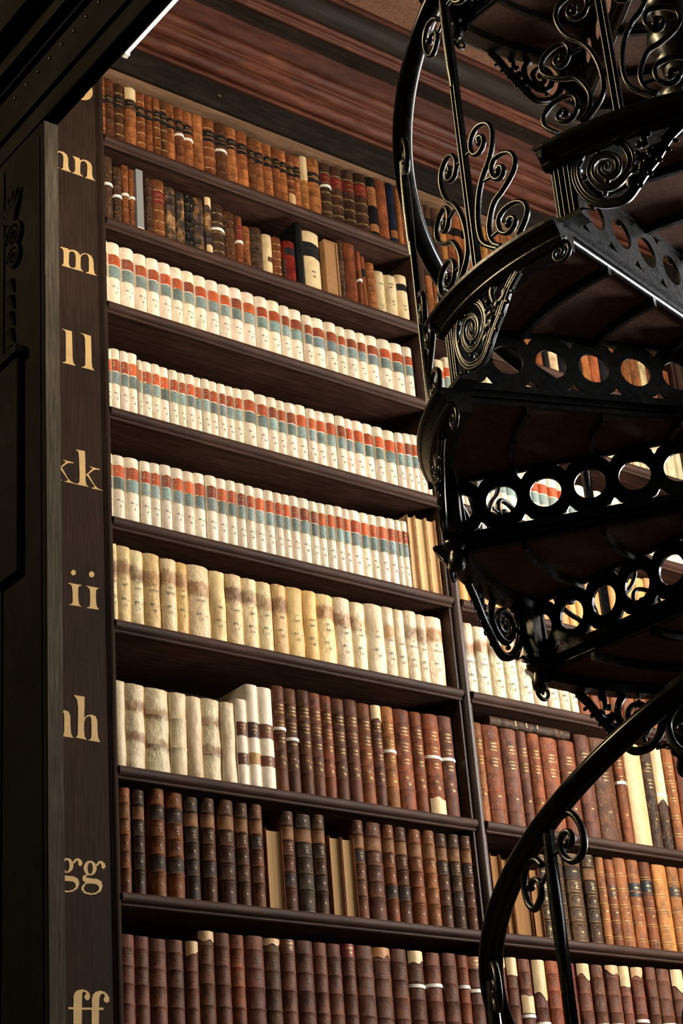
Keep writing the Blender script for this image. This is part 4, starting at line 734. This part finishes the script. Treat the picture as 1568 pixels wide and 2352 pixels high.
# ---- white sets with red and blue labels
FR = dict(C=(.205, .362, .378, .56, .705, .795), D=(.188, .365, .385, .57, .72, .81), E=(.168, .34, .352, .535, .70, .79))
for row in 'CDE':
    f = FR[row]; r0, r1, b0, b1, t0, t1 = f
    for n_, d in enumerate(BOOKS[row]):
        i = n_ + 1
        if row == 'E' and i > 32: fore_edge_book(d, row, jit(PAL['pale']), i, RP[row], GR[row], .004, False); continue
        x0, w_, h_ = [v / 1000 for v in d]; bk = Book(x0, w_, h_, row, dy=rd() * (1 if row != 'E' else .6))
        bk.binding(M['white'], jit(PAL['white'], .04), (), (), [], .0007); bk.pages()
        rc = jit(random.choice([(.76, .32, .16), (.68, .28, .15), (.80, .35, .17), (.55, .25, .16)]), .08); bc_ = jit(random.choice([(.54, .62, .60), (.50, .58, .56), (.57, .65, .63), (.44, .50, .48)]), .06)
        bk.patch('title_label', r0, r1, M['label'], rc, u0=-.80, u1=.99); bk.patch('volume_label', b0, b1, M['label'], bc_, u0=-.80, u1=.99, jag1=.003)
        m = MB()
        for fa, fb in ((r0 - .008, r0), (r1, b0), (b1, b1 + .006)):
            if (fa, fb) == (r1, b0) and random.random() < .6: continue
            xs = [(-.84 + 1.8 * k / 8) * w_ / 2 for k in range(9)]; za, zb = h_ * (1 - fa), h_ * (1 - fb)
            m.add([(x, bk.y(x) - .0010, z) for z in (za, zb) for x in xs], [(k, k + 1, 10 + k, 9 + k) for k in range(8)])
        x = -.86 * w_ / 2
        for fa, fb in ((r0, r1), (b0, b1)): m.add([(x + dx, bk.y(x) - .0010, h_ * (1 - q)) for dx, q in ((0, fb), (.0022, fb), (.0022, fa), (0, fa))], [(0, 1, 2, 3)])
        m.build('gilt_rule', M['gold'], bk.root)
        bk.text([('ACTA', r0 + .05, .008, .55), ('ERUDIT.', r0 + .095, .007, .6)], M['gold'])
        bk.text([('AA.', t0, .0085, .26, -.1), (dict(C='mm', D='ll', E='kk')[row], t0 + .008, .0075, .2, .2), (str(i) + '.', t1, .0115, .32, .08)], M['ink'], off=.0009)
        lab(bk.root, 'white book with red and blue spine labels', i, 0, RP[row], GR[row])
# ---- sixth shelf: vellum year books
YR = ['I/1670', 'II/1671', 'III/1672', 'IV.V/1673-74', 'VI.VII/1675-76', 'VIII/1677', 'IX.X/1678-79', 'I/1682', 'II/1683', 'III/1684', 'IV/1685', 'V/1686', 'VI/1687', 'VI.APP/1687', 'VII/1688', 'VIII/1689', 'IX/1690', 'X/1691', 'I/1692',
      'II/1694', 'III/1695-96', 'IV/1696', 'V.VI/1697-98']
def vellum_book(d, row, i, vol, yr, sh, rp, gp, colr=None, fy=.5, lean=0, label=None):
    x0, w_, h_ = [v / 1000 for v in d]; bk = Book(x0, w_, h_, row, dy=rd(), bulge=.19, lean=lean)
    bk.binding(M['banded' if random.random() < .8 else 'vellum'], jit(colr or random.choice([(.90, .76, .52), (.92, .81, .59), (.87, .71, .46), (.93, .84, .66)]), .04), (), (), [], .0035); bk.pages()
    L = []
    if vol: L += [(vol, fy - .02, .011, .6), ('_', fy + .0, .008, .3), (yr, fy + .058, .0125, .8)]
    if sh: L += [('AA.', fy + .24, .0135, .36, -.1), ('ii', fy + .25, .010, .15, .26), (sh, fy + .32, .015, .42, .05)]
    if L: bk.text(L, M['ink'], off=.0045)
    lab(bk.root, label or ('stained vellum book lettered %s on spine' % yr), i, 0, rp, gp); return bk
for n_, d in enumerate(BOOKS['F']):
    v_, y_ = YR[n_].split('/'); i = n_ + 1
    if i == 23: d = (4622, 88, 305)
    vellum_book(d, 'F', i, v_, y_, '%d.' % i, RP['F'], GR['F'], fy=.44 + .02 * math.sin(n_), lean=0, colr=(.92, .86, .72) if i > 15 else None)
# ---- seventh shelf
GT = [('ACADEM', .19, .0082, .7), ('CAESAR', .225, .0082, .7), ('NAT.CURIO', .26, .0078, .75), ('NOVA ACT', .345, .0078, .7), ('PHYSICO', .38, .0078, .7), ('MEDICA', .415, .0078, .7), ('XI.PARS', .505, .0078, .65), ('DECUR.', .54, .0078, .6)]
strip = {11: .40, 12: .475, 20: .43, 23: .42, 24: .42}
for n_, d in enumerate(BOOKS['G']):
    i = n_ + 1
    if i <= 7:
        x0, w_, h_ = [v / 1000 for v in d]; bk = Book(x0, w_, h_, 'G', dy=rd(), bulge=.2)
        bk.binding(M['twoband' if i in (2, 3, 6) else 'vellum'], jit((.86, .80, .66), .05), (.32, .67) if i in (3, 4, 6) else (), (), [], .004, bh=.003); bk.pages()
        lab(bk.root, 'creased pale vellum book' + (' with two brown bands' if i in (2, 3, 6) else ''), i, 0, RP['G'], GR['G'])
    elif i <= 10:
        x0, w_, h_ = [v / 1000 for v in d]; bk = Book(x0, w_, h_, 'G', dy=.0, bulge=.22); bk.binding(M['white'], PAL['white'], (), (), [], .0006); bk.pages()
        a = {8: (.27, .43, .63, .76), 9: (.375, .525, .67, .78), 10: (.37, .51, .68, .78)}[i]
        bk.patch('title_label', a[0], a[1], M['label'], (.42, .22, .13) if i != 9 else (.3, .17, .12), jag1=.004); bk.patch('shelfmark_label', a[2], a[3], M['label'], (.42, .24, .16) if i != 9 else (.66, .5, .3), jag1=.002)
        bk.text([('ACTA', a[0] + .04, .009, .6), ('MEDIC', a[0] + .075, .008, .6), ('IV', a[0] + .11, .009, .3), ('AA.', a[2] + .03, .009, .4), (str(i), a[2] + .08, .011, .35)], M['gold'])
        lab(bk.root, 'smooth white book with two brown labels', i, 0, RP['G'], GR['G'])
    else:
        sp = random.choice(['plum', 'plum', 'rust', 'walnut']) if i < 18 else random.choice(['rust', 'plum', 'brown', 'tan'])
        if i == 20: sp = 'tan'
        if i == 19: sp = 'plum|P0-.14:cream'
        if i == 23: sp = 'rust|Q.84-1:cream'
        if i in strip: sp += '|s%.3f' % strip[i]
        leather_book(d, 'G', sp, i, RP['G'], GR['G'], (.155, .30, .465, .62, .79), 0, [q for q in GT if not (i in strip and abs(q[1] - strip[i] - .015) < .03)] + [('AA.', .68, .012, .32, -.1), ('hh', .69, .009, .16, .25), ('%d.' % i, .74, .0135, .4, .05)])
# ---- eighth shelf
def tooled(d, row, i, rp, gp, rich=3, pal=None, bands=(.15, .30, .45, .61, .77), lettered=True):
    x0, w_, h_ = [v / 1000 for v in d]; bk = Book(x0, w_, h_, row, dy=rd() * .7, bulge=.28); cn = pal or random.choice(['brown', 'walnut', 'dark', 'brown', 'walnut']); secs = []
    fr = [.0] + list(bands) + [1.0]; r = random.random()
    if r < .55: secs.append((fr[1] + .012, fr[2] - .012, 2))
    elif r < .9: secs.append((fr[1] + .012, fr[2] - .012, 1))
    if random.random() < .35: secs.append((fr[2] + .012, fr[3] - .012, 1))
    if random.random() < .3: secs.append((fr[4] + .012, fr[5] - .012, 1))
    bk.binding(M['worn' if rich > 3 else 'leather'], jit(PAL[cn], .1), bands, secs, [M['panel_dark'], M['panel_tan']], .0012, bh=.0042); bk.pages()
    m = MB()
    for k in (0, 2, 3, 4, 5): bk.ornament(m, fr[k] + .012, fr[k + 1] - .012, rich if k != 2 else 0)
    m.build('gilt_tooling', M['gold' if rich > 3 else 'faded'], bk.root)
    if lettered: bk.text([('HIST.', fr[2] + .045, .008, .5), ('TOM.', fr[2] + .10, .0075, .5)] + ([('ACAD.', fr[1] + .06, .0085, .5)] if r >= .55 else []), M['gold' if rich > 3 else 'faded'], off=.0018)
    lab(bk.root, '%s leather book with gilt tooled spine' % NAMES[cn], i, 0, rp, gp); return bk
for n_, d in enumerate(BOOKS['H']):
    i = n_ + 1
    if i in (10, 14, 15): fore_edge_book(d, 'H', (.62, .50, .34), i, RP['H'], GR['H'], .006)
    else: tooled(d, 'H', i, RP['H'], GR['H'])
# ---- bottom shelf
IT = [('ACAD.', .17, .0078, .42), ('REG.', .20, .0078, .34), ('SCIENT.', .23, .0075, .5), ('1751', .34, .0080, .34), ('TOM', .37, .0072, .3), ('XX', .52, .0085, .22), ('AA', .66, .0085, .24)]
SI = ('plum|nb;plum|nb;plum|nb;plum|nb;plum|nb|P0-.12:pale;walnut|nb|P0-.08:pale;plum|nb;rust|nb;plum|nb;walnut|nb|P0-.05:pale;plum|nb|L0-.105:rust;plum|nb;plum|nb;plum|nb;plum|nb|L0-.11:red;plum|nb;plum|nb|P0-.10:orange;plum|nb;'
      'plum|nb|P0-.12:cream|s.305;plum|nb|s.285;plum|nb;rust|nb|s.28;plum|nb|L0-.11:tan|s.30').split(';')
for n_, (d, sp) in enumerate(zip(BOOKS['I'], SI)):
    bk = leather_book(d, 'I', sp.replace('|nb', ''), n_ + 1, RP['I'], GR['I'], (.12, .28, .44, .62, .8), 0, IT)
SG = ['tan|W', 'rust|W', 'plum|W', 'plum', 'rust', 'rust|W', 'rust', 'plum', 'walnut|W', 'brown|s.39', 'PAPER', 'dark|W', 'dark|W|P0-.55:cream|s.45', 'tan|g', 'rust']
for n_, (d, sp) in enumerate(zip(BOOKS['g'], SG)):
    if sp == 'PAPER':
        x0, w_, h_ = [v / 1000 for v in d]; bk = Book(x0, w_, h_, 'G', bulge=.2); bk.binding(M['bare'], PAL['pale'], (), (), [], .001); bk.pages()
        lab(bk.root, 'thick plain cream paper-covered book', n_ + 1, 0, RP['g'], GR['g'])
    else: leather_book(d, 'G', sp, n_ + 1, RP['g'], GR['g'], (.16, .33, .5, .67, .84), 0, GT[:6] + [('AA.', .72, .010, .3)])
# the book lying on top of the row
hb = empty('book', (5.128, YF + .004, ZR['G'] + .4195), (0, .004, 0)); m = MB(); L_, T_, D_ = .44, .036, .24; ys = [.0085 * abs(2 * (k / 8) - 1) ** 2.2 for k in range(9)]; secx = [-L_ / 2 + L_ * k / 30 for k in range(31)]
rings = []
for k, x in enumerate(secx):
    e = .003 if k in (5, 6, 11, 12, 17, 18, 24, 25) else 0
    rings.append([(x, ys[j] - e + .001, .001 + T_ * j / 8) for j in range(9)] + [(x, D_, T_), (x, D_, .001)])
m.loft(rings, smooth=False); m.build('binding', M['worn'], hb, color=lin(PAL['dark']))
m = MB()
for k, s_ in enumerate(['NOVA', 'ACTA', 'XXV']):
    vs_, fs = text_mesh(s_); m.add([(-.085 + k * .06 - v[1] * .009, -.0025, .021 + v[0] * .008) for v in vs_], fs)
m.build('lettering', M['gold'], hb); tag(hb, 'dark worn book lying flat across the tops of the reddish books, right bay', 'book', GR['g'])
SH = ['FE', 'FE', 'FE', 'FE', 'T', 'T', 'T', 'T', 'tan|g', 'brown|g|L.3-.44:walnut', 'tan|g', 'tan|g|L.27-.42:black', 'brown|g|L.22-.38:black', 'orange|g', 'tan|g|L.24-.36:dark', 'tan|g']
for n_, (d, sp) in enumerate(zip(BOOKS['h'], SH)):
    if sp == 'FE': fore_edge_book(d, 'H', (.58, .42, .26), n_ + 1, RP['h'], GR['h'], .004)
    elif sp == 'T': tooled(d, 'H', n_ + 1, RP['h'], GR['h'], 9, 'dark' if n_ != 6 else 'olive')
    else: leather_book(d, 'H', sp, n_ + 1, RP['h'], GR['h'], (.19, .36, .54, .72, .9), 0, [('IV', .45, .010, .3), ('AA', .62, .010, .3)])
Si = ('plum|P0-.1:cream;plum|P0-.17:cream;plum|Q.34-.50:cream|s.51;plum|P0-.33:cream|s.57;rust;plum|L0-.30:red;plum|P0-.14:cream;plum|W|s.55;plum|P0-.08:pale|s.545;plum|P0-.19:cream;plum|P0-.09:pale|s.49;plum;plum|s.51;plum|P0-.2:cream;plum').split(';')
for n_, (d, sp) in enumerate(zip(BOOKS['i'], Si)): leather_book(d, 'I', sp, n_ + 1, RP['i'], GR['i'], (.12, .28, .44, .62, .8), 0, IT)
for n_, d in enumerate(BOOKS['f'][:9]):
    vol, yr = [('VI', '1699-1700'), ('IX.X', '1701-5'), ('CENT', 'I-II'), ('CEN', 'V'), ('CEN', 'III'), ('CEN', 'VI'), ('IX', '1719'), ('X', '1720'), ('XI', '1722')][n_]
    vellum_book(d, 'F', n_ + 1, vol, yr, str(24 + n_), RP['f'], GR['f'], (.90, .86, .75), fy=.5, label='bright vellum book lettered %s on spine' % yr)
# ---- everything else of the right bay, only glimpsed past and through the staircase: one object
m = MB(); tint = []
def quick(x0, w_, h_, z, mi, cols, dy=0):
    """plain rounded-spine book; cols = [(f0, f1, colour)] from the top, base colour first"""
    hw = w_ / 2 - .0008; bb = min(w_ * .17, .012); cx = x0 + w_ / 2; base = cols[0]; xs = [-hw + 2 * hw * k / 8 for k in range(9)]
    fr = sorted({0, 1} | {q for c in cols[1:] for q in c[:2]})
    for a, c_ in zip(fr[:-1], fr[1:]):
        col = base
        for q in cols[1:]:
            if q[0] <= (a + c_) / 2 <= q[1]: col = q[2]
        z1, z0 = z + h_ * (1 - a), z + h_ * (1 - c_)
        vs_ = [[(cx - hw, YF + .25, zz)] + [(cx + x, YF + dy + bb * abs(x / hw) ** 2.2, zz) for x in xs] + [(cx + hw, YF + .25, zz)] for zz in (z0, z1)]
        fs = [(j, j + 1, 11 + j + 1, 11 + j) for j in range(10)]
        m.add(vs_[0] + vs_[1], fs, mi, True); tint.extend([lin(col)] * len(fs))
    m.add(vs_[1], [tuple(range(11))], mi); tint.append(lin(base))
random.seed(5)
for row, kind in (('A', 'a'), ('B', 'b'), ('C', 'c'), ('D', 'w'), ('E', 'e')):
    x = XM1 + .006
    while x < XR - .06:
        w_ = random.uniform(.042, .066) if kind != 'a' else random.uniform(.036, .052)
        if kind == 'a': c0 = PAL['tan'] if x > 4.93 else PAL['dark']; quick(x, w_, random.uniform(.285, .30), ZR[row], 0, [jit(c0, .15), (.25, .4, (.1, .08, .07))])
        elif kind == 'b': quick(x, w_, random.uniform(.21, .30), ZR[row], 0, [jit(PAL[random.choice(['tan', 'brown', 'dark', 'rust', 'cream', 'black', 'tan'])], .1)])
        elif kind == 'c': c0 = (.86, .80, .66); quick(x, w_, random.uniform(.24, .27), ZR[row], 1, [jit(c0, .05)] + ([(.2, .36, (.76, .32, .16)), (.38, .56, (.54, .62, .6))] if x < 5.5 else []))
        elif kind == 'w': quick(x, w_, random.uniform(.265, .275), ZR[row], 1, [PAL['white'], (.19, .36, jit((.76, .32, .16), .1)), (.38, .56, (.54, .62, .6))])
        else: quick(x, w_, random.uniform(.29, .34), ZR[row], 1, [jit((.80, .58, .34), .12)])
        x += w_
for d in BOOKS['f'][9:]: quick(d[0] / 1000, d[1] / 1000, d[2] / 1000, ZR['F'], 0, [jit(PAL['rust'], .1)])
o = m.build('books', [M['leather_tint'], M['vellum_tint']]); at = o.data.color_attributes.new('tint', 'FLOAT_COLOR', 'CORNER')
li = 0
for p, c_ in zip(o.data.polygons, tint):
    for k in p.loop_indices: at.data[k].color = (*c_, 1)
tag(o, 'rows of leather and white books in the right bay glimpsed behind and through the staircase', 'books', kind='stuff')
